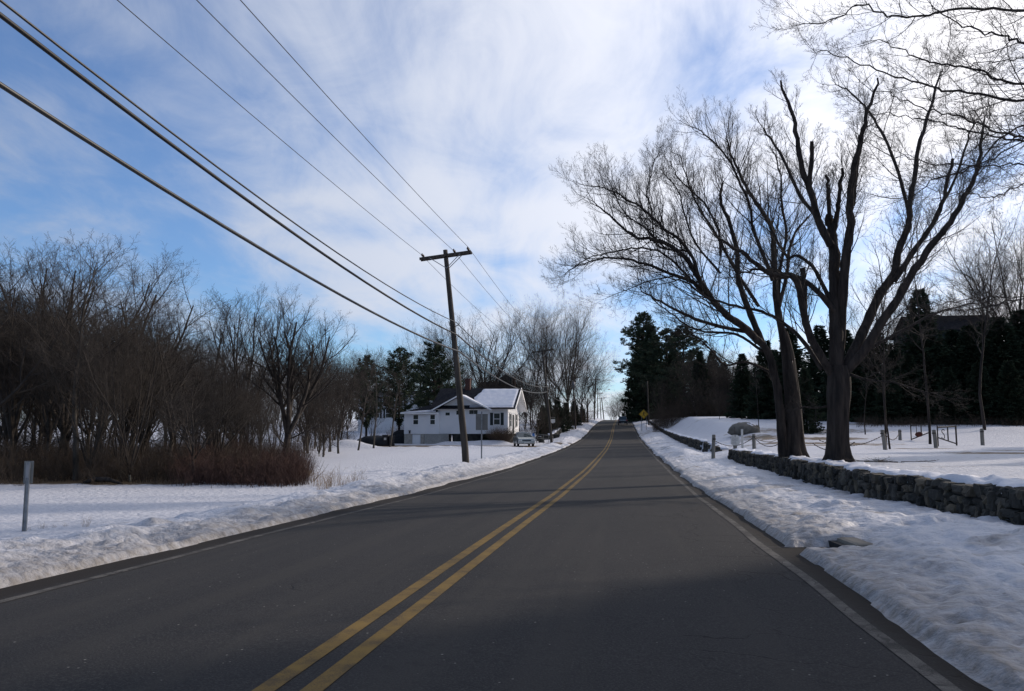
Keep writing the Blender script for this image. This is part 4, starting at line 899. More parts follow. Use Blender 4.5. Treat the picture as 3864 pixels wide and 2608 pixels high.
roof_slab(house, [(EX0 - .36, 87.30, 3.34), (-21.3, 87.30, 3.48), (-21.5, 87.9, 3.64), (EX0 + .5, 87.75, 3.44)], .10, M['snow_cap'], 'eave_snow')
mb = MB(); mb.box(EX0 - .36, -21.0, 87.28, 87.35, 3.14, 3.30); mb.build('fascia', M['white_trim'], house)
for a_, b_ in ((1560, 1578), (1624, 1641)): window(house, hx(a_, 87.65), hx(b_, 87.65), HY0 - .35, hz(1601, 87.65), hz(1566, 87.65))
mb = MB(); mb.box(-24.45, -24.3, 87.5, 87.65, .95, 1.25).box(-24.5, -24.25, 87.45, 87.65, 1.25, 1.3); mb.build('wall_lamp', M['iron'], house)
# ramp rail and picket fence at the right end of the house
fr = empty('picket_fence', (-12.6, 89, 0), 0, 'white picket fence and rail beside the right end of the white house', 'fence')
zf = gz(-11.5, 90) + .1
mb = MB()
for i in range(15): mb.box(.0 + i * .15, .07 + i * .15, 1.0, 1.03, zf, zf + 1.0 + .04 * math.sin(i))
mb.build('pickets', M['white_trim'], fr)
mb = MB(); mb.box(-.05, 2.3, 1.04, 1.08, zf + .25, zf + .32).box(-.05, 2.3, 1.04, 1.08, zf + .78, zf + .85); mb.build('rails', M['white_trim'], fr)
mb = MB(); mb.tube([(2.3, 1.05, zf + .95), (3.6, 1.0, zf + .85), (4.2, .9, zf + .7), (4.3, .9, zf - .1)], .025, 6).tube([(2.3, 1.05, zf + .5), (3.7, 1.0, zf + .45)], .02, 6)
for x in (2.35, 3.1, 3.7): mb.cyl((x, 1.03, zf - .3), (x, 1.03, zf + .95), .025, n=6)
mb.build('handrail', M['sign_back'], fr)
s = at(2013, 1640, 86.5); r_ = empty('parking_sign', (s[0], 86.5, gz(s[0], 86.5)), 0, 'small blue parking sign on a thin post by the car', 'sign'); tube_post(r_, 1.15, .02)
mb = MB(); mb.box(-.13, .13, -.02, -.005, .8, 1.2); mb.build('panel', M['sign_blue'], r_)
s = at(2086, 1589, 100); zq = gz(s[0], 100)
r_ = empty('hanging_sign', (s[0], 100, zq), .1, 'white shield shaped hanging sign behind the leaning second pole', 'sign')
hh = s[2] - zq; mb = MB(); mb.prism([(-.28, -.18), (0, -.28), (.28, -.18), (.28, .24), (-.28, .24)], 1, -.015, .015); o = mb.build('panel', M['sign_white'], r_); o.location = (0, -.06, hh)
mb = MB(); mb.box(-.33, -.27, -.03, .03, -.2, hh + .55).box(-.33, .32, -.03, .03, hh + .42, hh + .48); mb.build('bracket', M['post_wood'], r_)
# round-topped bins and covered heap at the left of the house
for px, lb, hh in ((1456, 'dark wheeled bin with a pale label left of the white house', 1.15), (1478, 'dark lidded bin beside the labelled bin at the house corner', 1.05)):
    s = at(px, 1680, 80.5); r_ = empty('wheeled_bin', (s[0], 80.5, gz(s[0], 80.5)), .3 * (px > 1460), lb, 'bin')
    mb = MB(); b0, b1 = .22, .30; mb.add([(-b0, -b0, .05), (b0, -b0, .05), (b0, b0, .05), (-b0, b0, .05), (-b1, -b1, hh - .1), (b1, -b1, hh - .1), (b1, b1, hh - .1), (-b1, b1, hh - .1)], [(3, 2, 1, 0), (4, 5, 6, 7), (0, 1, 5, 4), (1, 2, 6, 5), (2, 3, 7, 6), (3, 0, 4, 7)]); mb.build('body', M['black_plastic'], r_, bevel=.02)
    mb = MB(); mb.box(-.33, .33, -.34, .36, hh - .1, hh); mb.build('lid', M['black_plastic'], r_, bevel=.03)
    for s_ in (-1, 1):
        mb = MB(); mb.cyl((s_ * .22, .24, .1), (s_ * .28, .24, .1), .1, n=12); mb.build('wheel', M['tyre'], r_)
    if px == 1456: mb = MB(); mb.box(-.12, .12, -.302, -.29, .62, .85); mb.build('label_plate', M['sign_white'], r_)
for px, w, h, d, lb in ((1408, 2.2, 1.0, 81.0, 'dark covered heap behind the snow pile'), (1515, 1.9, 1.35, 89.5, 'black tarpaulin covered stack against the white house')):
    s = at(px, 1650, d); V, F = blobmesh(w, .9, h, px, .35, 14); V[:, 2] = np.maximum(V[:, 2], -.2)
    o = mesh_np('covered_heap', V, F, M['tarp'], smooth_=True); o.location = (s[0], d, gz(s[0], d) + .1); prop(o, lb, 'covered heap')

def plain_house(label, x0, x1, y0, y1, zb, ze, zr_, ridge='x', wins=(), m='siding', roofm='roof_dark', chim=(), dormer=None, cat='house', name='white_building', over=.35, winz=()):
    r_ = empty(name, ((x0 + x1) / 2, y0, zb), 0, label, cat); ox, oy = (x0 + x1) / 2, y0
    X0, X1, Y1 = x0 - ox, x1 - ox, y1 - oy; E, Z = ze - zb, zr_ - zb
    mb = MB(); mb.box(X0, X1, 0, Y1, -1.5, E); mb.build('wall', M[m], r_)
    if ridge == 'x':
        ym = Y1 / 2
        for xa in (X0 + .01, X1 - .16): mb = MB(); mb.prism([(.01, E), (Y1 - .01, E), (ym, Z - .1)], 0, xa, xa + .15); mb.build('gable_wall', M[m], r_)
        roof_slab(r_, [(X0 - over, -over, E - .15), (X1 + over, -over, E - .15), (X1 + over, ym, Z), (X0 - over, ym, Z)], .15, M[roofm])
        roof_slab(r_, [(X0 - over, ym, Z), (X1 + over, ym, Z), (X1 + over, Y1 + over, E - .15), (X0 - over, Y1 + over, E - .15)], .15, M[roofm])
    else:
        for ya in (.01, Y1 - .16): mb = MB(); mb.prism([(X0 + .01, E), (X1 - .01, E), (0, Z - .1)], 1, ya, ya + .15); mb.build('gable_wall', M[m], r_)
        roof_slab(r_, [(X0 - over, -over, E - .15), (0, -over, Z), (0, Y1 + over, Z), (X0 - over, Y1 + over, E - .15)], .15, M[roofm])
        roof_slab(r_, [(0, -over, Z), (X1 + over, -over, E - .15), (X1 + over, Y1 + over, E - .15), (0, Y1 + over, Z)], .15, M[roofm])
        for a_, b_ in (((X0 - over, E - .18), (0, Z - .02)), ((0, Z - .02), (X1 + over, E - .18))):
            mb = MB(); mb.prism([(a_[0], a_[1] - .2), (b_[0], b_[1] - .2), (b_[0], b_[1]), (a_[0], a_[1])], 1, -over - .06, -over - .01); mb.build('bargeboard', M['white_trim'], r_)
    for a_, z_ in wins: window(r_, a_ - ox, a_ - ox + .9, 0, z_ - zb, z_ - zb + 1.4, shutters=.32)
    for cx_, cy_, cz_ in chim: mb = MB(); mb.box(cx_ - ox - .31, cx_ - ox + .31, cy_ - oy - .35, cy_ - oy + .35, E, cz_ - zb); mb.build('chimney', M['brick'], r_)
    if dormer:
        dx, dz = dormer; mb = MB(); mb.prism([(dx - ox - 1.0, dz - zb), (dx - ox + 1.0, dz - zb), (dx - ox + 1.0, dz - zb + .9), (dx - ox, dz - zb + 1.6), (dx - ox - 1.0, dz - zb + .9)], 1, Y1 * .28, Y1 * .5); mb.build('dormer', M[m], r_)
    return r_
# two-storey white block seen through the trees, its gabled neighbour, the long house behind the small one
A = at(1352, 1500, 128)[0]; B = at(1560, 1500, 128)[0]
plain_house('long two storey white block seen through the bare trees', A, B, 128, 138, .3, at(1500, 1494, 128)[2], at(1500, 1476, 133)[2], 'x',
            wins=[(A + .8 + 2.0 * i, at(1500, 1532, 128)[2]) for i in range(4)] + [(A + .8 + 2.0 * i, at(1500, 1576, 128)[2] + .0) for i in range(4)])
A = at(1556, 1500, 122)[0]; B = at(1716, 1500, 122)[0]
plain_house('white gabled house with one window behind the small house', A, B, 122, 134, .3, at(1560, 1507, 122)[2], at(1636, 1452, 122)[2], 'y', wins=[(A + 1.2, at(1600, 1530, 122)[2])])
A = at(1800, 1440, 121)[0]; B = at(1922, 1440, 121)[0]
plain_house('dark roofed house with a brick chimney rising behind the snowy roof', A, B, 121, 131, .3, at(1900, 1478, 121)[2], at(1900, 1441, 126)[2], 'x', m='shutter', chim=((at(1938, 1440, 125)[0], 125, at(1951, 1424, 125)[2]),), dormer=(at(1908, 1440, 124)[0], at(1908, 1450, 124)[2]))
A = at(1640, 1440, 118)[0]; B = at(1700, 1440, 118)[0]
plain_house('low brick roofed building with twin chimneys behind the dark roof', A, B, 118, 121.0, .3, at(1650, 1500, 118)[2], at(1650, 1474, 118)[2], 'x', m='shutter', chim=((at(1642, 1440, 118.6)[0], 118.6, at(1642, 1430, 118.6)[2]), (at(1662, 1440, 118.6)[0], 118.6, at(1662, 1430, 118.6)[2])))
# dark house on the rise above the evergreens on the right
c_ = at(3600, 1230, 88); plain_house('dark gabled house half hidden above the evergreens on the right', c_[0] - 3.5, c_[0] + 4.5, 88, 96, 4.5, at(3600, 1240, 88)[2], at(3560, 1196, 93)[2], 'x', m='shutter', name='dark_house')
c_ = at(3170, 1550, 140); plain_house('pale roofed low building far beyond the big maples', c_[0] - 7, c_[0] + 7, 140, 150, 3.6, 5.2, 7.6, 'x', m='concrete', roofm='snow_cap', name='distant_building')

# ------------------------------------------------------------------ cars
def car(label, x, y, zb, rz, L, W_, H, paint, prof, cabin, rear=False, cat='car', name='parked_car'):
    """prof: side profile of the lower body (y along length, z); cabin: profile of the glasshouse"""
    r_ = empty(name, (x, y, zb), rz, label, cat)
    def loft(poly, wfn, nm, m, bevel=.03):
        mb = MB(); n = len(poly); vs = [(-wfn(z), yy, z) for yy, z in poly] + [(wfn(z), yy, z) for yy, z in poly]
        mb.add(vs, [(i, (i + 1) % n, n + (i + 1) % n, n + i) for i in range(n)] + [tuple(range(n - 1, -1, -1)), tuple(range(n, 2 * n))]); return mb.build(nm, m, r_, bevel=bevel)
    hw = W_ / 2; zt = max(z for _, z in prof)
    loft(prof, lambda z: hw - .05 * max(0, (z - zt * .55)) - .06 * max(0, .35 - z), 'body', paint, .04)
    zc0 = min(z for _, z in cabin); zc1 = max(z for _, z in cabin)
    cw = lambda z: (hw - .08) - (hw * .22) * ((z - zc0) / (zc1 - zc0))
    loft(cabin, cw, 'glasshouse', M['car_glass'], .02)
    top = [(yy, z) for yy, z in cabin if z > zc1 - .02]; ya, yb_ = min(t[0] for t in top) - .03, max(t[0] for t in top) + .03
    w2 = cw(zc1) + .02; mb = MB(); mb.box(-w2, w2, ya, yb_, zc1 - .03, zc1 + .03); mb.build('roof', paint, r_, bevel=.025)
    bot = sorted((yy for yy, z in cabin if z < zc0 + .02))
    for s_ in (-1, 1):
        mb = MB(); mb.cyl((s_ * (cw(zc0) + .0), bot[0], zc0), (s_ * (w2 - .03), ya + .03, zc1), .035, n=6).cyl((s_ * cw(zc0), bot[-1], zc0), (s_ * (w2 - .03), yb_ - .03, zc1), .045, n=6).cyl((s_ * (cw(zc0) + .01), (bot[0] + bot[-1]) / 2, zc0), (s_ * (w2), (ya + yb_) / 2, zc1), .03, n=6); mb.build('pillar', paint, r_)
        mb = MB(); mb.box(s_ * (hw + .02) - .08, s_ * (hw + .02) + .08, bot[0] + .15, bot[0] + .25, zc0, zc0 + .12); mb.build('mirror', paint, r_, bevel=.02)
        for yy in (-L * .31, L * .29):
            R = .31 if H < 1.5 else .36
            mb = MB(); mb.cyl((s_ * (hw - .17), yy, R), (s_ * (hw + .01), yy, R), R, n=20); w = mb.build('wheel', M['tyre'], r_, bevel=.02)
            mb = MB(); mb.cyl((s_ * (hw + .005), yy, R), (s_ * (hw + .02), yy, R), R * .62, n=16); mb.build('rim', M['rim'], w)
    fy = -L / 2
    z1 = .62 if H < 1.5 else .85
    for s_ in (-1, 1):
        mb = MB(); mb.box(s_ * hw * .78 - .17, s_ * hw * .78 + .17, fy - .015, fy + .08, z1 - .07, z1 + (.06 if not rear else .16)); mb.build('tail_light' if rear else 'headlight', M['light_red' if rear else 'light_clear'], r_, bevel=.01)
    mb = MB(); mb.box(-hw + .03, hw - .03, fy - .05, fy + .1, .28, .46); mb.build('bumper', paint if not rear else M['black_plastic'], r_, bevel=.03)
    mb = MB(); mb.box(-.26, .26, fy - .062, fy - .05, .34, .44); mb.build('number_plate', M['sign_white'], r_)
    if not rear: mb = MB(); mb.box(-.42, .42, fy - .02, fy + .02, z1 - .06, z1 + .05); mb.build('grille', M['black_plastic'], r_)
    else: mb = MB(); mb.box(-hw + .25, hw - .25, fy - .02, fy + .02, z1 + .0, z1 + .12); mb.build('chrome_strip', M['rim'], r_)
    return r_
s = at(1966, 1683, 79.0)
car('pale greenish silver hatchback parked facing the camera behind the snowbank', s[0], 81.0, gz(s[0], 81) - .0, math.radians(16), 4.1, 1.66, 1.4, M['paint_silver'],
    [(-2.05, .25), (-2.07, .55), (-1.95, .78), (-.95, .93), (1.75, .98), (2.03, .85), (2.05, .3)], [(-1.0, .92), (-.25, 1.38), (1.25, 1.40), (1.75, .97)])
s = at(2350, 1600, 163.0)
car('dark car seen from behind driving away up the hill', s[0], 163, float(zr(163)) + .0, math.atan2(-(cx(170) - cx(160)), 10), 4.6, 1.84, 1.75, M['paint_black'],
    [(-2.3, .3), (-2.32, .7), (-2.25, 1.08), (1.2, 1.05), (2.2, .9), (2.3, .35)], [(-2.2, 1.07), (-1.95, 1.66), (.2, 1.70), (1.1, 1.05)], rear=True, name='car')

# ------------------------------------------------------------------ trees
def tubes_np(polys, radii, sides):
    """polys (N, K, 3), radii (N, K) -> vertices, quads"""
    P = np.asarray(polys, float); R = np.asarray(radii, float); N_, K_, _ = P.shape
    T = np.gradient(P, axis=1); T /= (np.linalg.norm(T, axis=2, keepdims=True) + 1e-9)
    mean = P[:, -1] - P[:, 0]; a = np.where((np.abs(mean[:, 2:3]) > .8 * np.linalg.norm(mean, axis=1, keepdims=True)), np.array([[1., 0, 0]]), np.array([[0, 0, 1.]]))[:, None, :]
    X = np.cross(T, a); X /= (np.linalg.norm(X, axis=2, keepdims=True) + 1e-9); Yv = np.cross(T, X)
    ang = np.arange(sides) * 2 * np.pi / sides
    V = P[:, :, None, :] + R[:, :, None, None] * (X[:, :, None, :] * np.cos(ang)[None, None, :, None] + Yv[:, :, None, :] * np.sin(ang)[None, None, :, None])
    idx = np.arange(N_ * K_ * sides).reshape(N_, K_, sides); nx = np.roll(idx, -1, axis=2)
    F = np.stack([idx[:, :-1], nx[:, :-1], nx[:, 1:], idx[:, 1:]], -1).reshape(-1, 4)
    return V.reshape(-1, 3), F
class Tree:
    def __init__(s, seed): s.r = random.Random(seed); s.b = {}
    def put(s, part, pts, rad, sides):
        s.b.setdefault((part, len(pts), sides), []).append((pts, rad))
    def mesh(s, part, name, m, parent, org=None):
        Vs = []; Fs = []; b = 0
        for (p, k, sd), L in s.b.items():
            if p != part: continue
            V, F = tubes_np([x[0] for x in L], [x[1] for x in L], sd); Vs.append(V); Fs.append(F + b); b += len(V)
        if not Vs: return None
        V = np.concatenate(Vs)
        if org is not None: V = V - np.asarray(org)
        return mesh_np(name, V, np.concatenate(Fs), m, parent, smooth_=True)
def unit(v):
    v = np.asarray(v, float); return v / (np.linalg.norm(v) + 1e-9)
def branch(T, part, p, d, L, r, lvl, P):
    """one branch with its children; P: per level (segments, sides, wobble, up, children, angle, length ratio)"""
    R = T.r; seg, sides, wob, up, nch, ang, lr = P[lvl]
    d = unit(d); pts = [np.array(p, float)]; rad = [r]; ds = [d]
    tip = .3 if lvl < len(P) - 1 else .25
    for i in range(seg):
        d = unit(d + np.array([R.gauss(0, wob), R.gauss(0, wob), R.gauss(0, wob) + up]))
        pts.append(pts[-1] + d * L / seg); ds.append(d); rad.append(r * (1 - (1 - tip) * (i + 1) / seg))
    T.put(part if lvl < P_SPLIT.get(part, 99) else 'twigs', pts, rad, sides)
    if lvl + 1 < len(P):
        n = nch if isinstance(nch, int) else R.randint(*nch); az = R.uniform(0, 6.28)
        for k in range(n):
            t = .22 + .76 * (k + R.uniform(.1, .9)) / n; i = min(int(t * seg), seg - 1); f = t * seg - i
            q = pts[i] * (1 - f) + pts[i + 1] * f; dd = ds[i + 1]; az += 2.4 + R.uniform(-.5, .5)
            x = unit(np.cross(dd, [0.3, 0.2, 1.0])); y = np.cross(dd, x); a = math.radians(ang) * R.uniform(.75, 1.25)
            nd = dd * math.cos(a) + (x * math.cos(az) + y * math.sin(az)) * math.sin(a)
            nl = L * lr * (1 - .45 * t) * R.uniform(.75, 1.25); nr = min(rad[i] * .62, r * .55) * R.uniform(.7, 1)
            branch(T, part, q, nd, nl, max(nr, RMIN[0]), lvl + 1, P)
    return pts, rad
P_SPLIT = {'crown': 99}
RMIN = [.005]
# level settings: segments, sides, wobble, upward pull, children, angle, length ratio
LV_SPREAD = [(9, 6, .09, .03, 9, 42, .62), (7, 5, .13, .05, 8, 42, .55), (5, 4, .17, .06, 6, 42, .52), (4, 3, .2, .06, 5, 42, .5), (3, 3, .2, .05, 0, 0, 0)]
LV_UP = [(9, 6, .06, .06, 10, 34, .50), (6, 4, .10, .10, 8, 34, .52), (5, 3, .13, .10, 6, 34, .5), (3, 3, .16, .08, 4, 34, .5), (3, 3, .2, .05, 0, 0, 0)]
def bare_tree(seed, H, kind='spread', tr=.2, trunk_frac=.28, leaders=5, spread=35, part='crown', rmin=.0042, thin=1.0, bend=0.0):
    T = Tree(seed); R = T.r; RMIN[0] = rmin
    P = LV_SPREAD if kind == 'spread' else LV_UP
    n = 8; top = np.array([R.uniform(-.3, .3) + bend * H * .2, R.uniform(-.3, .3), H * trunk_frac]); pts = []
    for i in range(n + 1):
        t = i / n; pts.append(np.array([top[0] * t + .04 * math.sin(t * 5 + seed), top[1] * t, -0.4 + (top[2] + .4) * t]))
    rad = [tr * (1.45 if i == 0 else 1.15 if i == 1 else 1.0) * (1 - .3 * i / n) for i in range(n + 1)]
    T.put('trunk', pts, rad, 10)
    az = R.uniform(0, 6.28)
    for k in range(leaders):
        az += 6.283 / leaders * R.uniform(.8, 1.2); a = math.radians(spread) * (R.uniform(.35, 1.1) if k else .12)
        d = np.array([math.sin(a) * math.cos(az), math.sin(a) * math.sin(az), math.cos(a)])
        L = H * (1 - trunk_frac) * R.uniform(.85, 1.08) * (1.0 if k else 1.05)
        st = pts[-1] * .9 + pts[-2] * .1 if k < 3 else pts[-2]
        branch(T, part, st, d, L, tr * (.62 if k else .7) * thin, 0, P)
    # side limbs lower down
    for k in range(3):
        az += 2.1; q = pts[4 + k]; d = np.array([math.cos(az), math.sin(az), .5]); branch(T, part, q, d, H * .32, tr * .22, 1, P)
    return T
def single_leader(seed, H, tr=.12, rmin=.005, lim=1.0, start=.28):
    """slim wood tree: one stem to the top with steep side branches"""
    T = Tree(seed); R = T.r; RMIN[0] = rmin; n = 14; d = np.array([R.uniform(-.06, .06), R.uniform(-.06, .06), 1.0]); p = np.array([0, 0, -.4]); pts = [p]; rad = [tr * 1.2]
    for i in range(n):
        d = unit(d + np.array([R.gauss(0, .05), R.gauss(0, .05), .05])); p = p + d * (H + .4) / n; pts.append(p); rad.append(tr * (1 - .88 * (i + 1) / n))
    T.put('trunk', pts, rad, 8)
    P = [(6, 4, .10, .07, 7, 36, .5), (5, 3, .14, .09, 5, 36, .5), (3, 3, .17, .07, 4, 38, .5), (3, 3, .2, .05, 0, 0, 0)]
    az = 0
    for k in range(20):
        t = start + (.98 - start) * (k + R.random()) / 20; i = min(int(t * n), n - 1); f = t * n - i; q = pts[i] * (1 - f) + pts[i + 1] * f; az += 2.4 + R.uniform(-.4, .4)
        a = math.radians(R.uniform(38, 58)); dd = np.array([math.sin(a) * math.cos(az), math.sin(a) * math.sin(az), math.cos(a)])
        branch(T, 'crown', q, dd, H * (.34 - .20 * t) * R.uniform(.8, 1.3) * lim, max(rad[i] * .45, .015), 0, P)
    return T
def tree_object(T, name, barkm, twigm, label, cat='tree', group=None, loc=(0, 0, 0), rz=0):
    r_ = empty(name, loc, rz, label, cat, group)
    T.mesh('trunk', 'trunk', M[barkm], r_); T.mesh('crown', 'crown', M[twigm], r_); T.mesh('twigs', 'twigs', M[twigm], r_)
    return r_
USED = set()
def plant(proto, x, y, s, rz, label, group, dz=-.05, sz=None, mats=None, name=None):
    """the first planting moves the tree that was built, later ones copy it with its parts"""
    if proto.name not in USED: USED.add(proto.name); o = proto
    else: o = copy_tree(proto)
    o.location = (float(x), float(y), gz(x, y) + dz); o.rotation_euler = (0, 0, rz); o.scale = (s, s, sz or s)
    prop(o, label, 'tree', group); return o

# --- conifers
def conifer(seed, H, kind='spruce', rad=2.4, tr=.22, n_wh=26, base=.06, tuft=.30, dens=1.0, droop=-.18):
    T = Tree(seed); R = T.r
    T.put('trunk', [np.array([.06 * math.sin(i), 0, -.4 + (H + .4) * i / 10]) for i in range(11)], [tr * (1 - .92 * i / 10) + .01 for i in range(11)], 8)
    Q = []
    wh = int(n_wh)
    for w_ in range(wh):
        t = base + (1 - base) * (w_ + R.uniform(-.2, .2)) / wh; z = H * t
        if kind == 'spruce': rr = rad * (1 - t) ** .85 * R.uniform(.8, 1.12) + .12
        else:
            rr = rad * (math.sin(math.pi * min(max((t - base) / (1 - base), 0), 1) ** .75) * .85 + .22) * R.uniform(.45, 1.25)
        nb = R.randint(5, 7) if kind == 'spruce' else R.randint(3, 5); az0 = R.uniform(0, 6.28)
        for b_ in range(nb):
            az = az0 + 6.283 * b_ / nb + R.uniform(-.3, .3); L = rr * R.uniform(.75, 1.15)
            up = droop + .35 * t if kind == 'spruce' else R.uniform(.0, .25)
            d = np.array([math.cos(az), math.sin(az), up]); pts = [np.array([0, 0, z])]; dd = d.copy(); K = 5
            for i in range(K):
                dd = unit(dd + np.array([R.gauss(0, .05), R.gauss(0, .05), .05 if kind == 'spruce' else .07])); pts.append(pts[-1] + dd * L / K)
            T.put('limbs', pts, [max(.035 * L / 2, .012) * (1 - .8 * i / K) for i in range(K + 1)], 4)
            pts = np.array(pts); nt = int((12 if kind == 'spruce' else 16) * L * dens) + 5
            for k in range(nt):
                f = R.uniform(.12 if kind == 'spruce' else .35, 1.03) * K; i = min(int(f), K - 1); q = pts[i] + (pts[i + 1] - pts[i]) * (f - i)
                side = unit(np.cross(dd, [0, 0, 1])); w = (1 - f / K * .7) * L * (.42 if kind == 'spruce' else .30)
                o = q + side * R.uniform(-w, w) + np.array([0, 0, R.uniform(-.20, .16)])
                tips = 4 if kind == 'spruce' else 7; l = tuft * R.uniform(.7, 1.25)
                for _ in range(tips):
                    if kind == 'spruce': dn = unit(dd * .8 + side * R.uniform(-1, 1) + np.array([0, 0, R.uniform(-.5, .25)]))
                    else: dn = unit(dd * .4 + np.array([R.gauss(0, 1), R.gauss(0, 1), R.gauss(.35, .6)]))
                    s_ = unit(np.cross(dn, [R.gauss(0, 1), R.gauss(0, 1), R.gauss(0, 1)])) * l * .11
                    Q.append((o, dn * l, s_))
    A = np.array([q[0] for q in Q]); D = np.array([q[1] for q in Q]); S_ = np.array([q[2] for q in Q])
    V = np.stack([A - S_ * .5, A + S_ * .5, A + D * .6 + S_, A + D, A + D * .6 - S_], 1).reshape(-1, 3)
    F = np.arange(len(V)).reshape(-1, 5)
    return T, V, F
def conifer_object(seed, H, label, name='evergreen_tree', needle='needle', **k):
    T, V, F = conifer(seed, H, **k); r_ = empty(name, (0, 0, 0), 0, label, 'tree')
    T.mesh('trunk', 'trunk', M['bark_dark'], r_); T.mesh('limbs', 'limbs', M['bark_dark'], r_)
    mesh_np('needles', V, F, M[needle], r_); return r_

# --- shrubs
def shrub(seed, H, W_, n, m, rad=.006, name='shrub', label='', side_n=4, lean=.5):
    T = Tree(seed); R = T.r; RMIN[0] = rad * .6
    P = [(5, 3, .12, .04, side_n, 28, .5), (3, 3, .16, .05, 3, 30, .5), (2, 3, .2, .05, 0, 0, 0)]
    for k in range(n):
        a = R.uniform(0, 6.28); q = math.sqrt(R.random()) * W_ * .35; p = np.array([q * math.cos(a), q * math.sin(a), -.1])
        d = np.array([math.cos(a) * R.uniform(0, lean) + R.gauss(0, .1), math.sin(a) * R.uniform(0, lean) + R.gauss(0, .1), 1.0])
        branch(T, 'stems', p, d, H * R.uniform(.6, 1.1), rad * R.uniform(.8, 1.8), 0, P)
    r_ = empty(name, (0, 0, 0), 0, label, 'shrub'); T.mesh('stems', 'stems', M[m], r_); return r_

# --- the big roadside maples: main limbs follow the photo, each at its own depth, twigs grow from them
def catmull(P, per=4):
    P = np.array(P, float); Q = np.vstack([2 * P[0] - P[1], P, 2 * P[-1] - P[-2]]); out = []
    for i in range(1, len(Q) - 2):
        for k in range(per):
            t = k / per; a, b, c, d = Q[i - 1], Q[i], Q[i + 1], Q[i + 2]
            out.append(.5 * ((2 * b) + (-a + c) * t + (2 * a - 5 * b + 4 * c - d) * t * t + (-a + 3 * b - 3 * c + d) * t ** 3))
    out.append(P[-1]); return np.array(out)
K_ = lambda x, y: (2050 + x / 1.0458, 200 + y / 1.0458)
K2 = lambda x, y: (2700 + x / 1.3076, y / 1.3076)
def limb_world(pts, conv, Y0, dY):
    P = []; n = len(pts); cum = [0]
    for i in range(1, n): cum.append(cum[-1] + math.dist(pts[i], pts[i - 1]))
    for p, c in zip(pts, cum): P.append(at(*conv(*p), Y0 + (dY[0] + (dY[1] - dY[0]) * (c / cum[-1]) ** 1.2)))
    return P
LV_M = [(7, 4, .09, .07, 6, 34, .56), (5, 3, .12, .07, 5, 36, .54), (4, 3, .15, .06, 4, 38, .52), (3, 3, .18, .03, 0, 0, 0)]
def big_limb(T, part, W, r0, r1, nch, clen, seed, up=.05, tstart=.15, droop=0, bias=None, endspray=True, power=.8):
    R = T.r; C = catmull(W, 4); C = C + 0.025 * np.array([[R.gauss(0, 1), R.gauss(0, 1), R.gauss(0, 1)] for _ in C]) * np.linspace(0, 1, len(C))[:, None]
    n = len(C); rad = [r1 + (r0 - r1) * (1 - i / (n - 1)) ** power for i in range(n)]
    rad = [q * (1 + .07 * math.sin(i * 2.1 + seed)) for i, q in enumerate(rad)]
    T.put(part, list(C), rad, 9 if r0 > .12 else 6)
    az = R.uniform(0, 6.28); P = [list(l) for l in LV_M]
    for l in P: l[3] = l[3] + up - droop
    P = [tuple(l) for l in P]
    for k in range(nch):
        t = tstart + (1 - tstart) * (k + R.uniform(0, 1)) / nch; i = min(int(t * (n - 1)), n - 2); f = t * (n - 1) - i
        q = C[i] * (1 - f) + C[i + 1] * f; d = unit(C[i + 1] - C[i]); az += 2.4 + R.uniform(-.5, .5)
        x = unit(np.cross(d, [.3, .2, 1])); y = np.cross(d, x); a = math.radians(R.uniform(26, 58))
        nd = d * math.cos(a) + (x * math.cos(az) + y * math.sin(az)) * math.sin(a)
        if bias is not None: nd = unit(nd + np.array(bias) * .5)
        L = clen * .95 * (1 - .55 * t) * R.uniform(.5, 1.35)
        branch(T, 'twigs', q, nd, L, max(min(rad[i] * .45, .005 + L * .0085), .004), 0, P)
    if endspray:
        d = unit(C[-1] - C[-2])
        for _ in range(2): branch(T, 'twigs', C[-1], d + np.array([R.gauss(0, .25), R.gauss(0, .25), R.gauss(0, .25)]), clen * .6, min(r1 * .7, .012), 0, P)
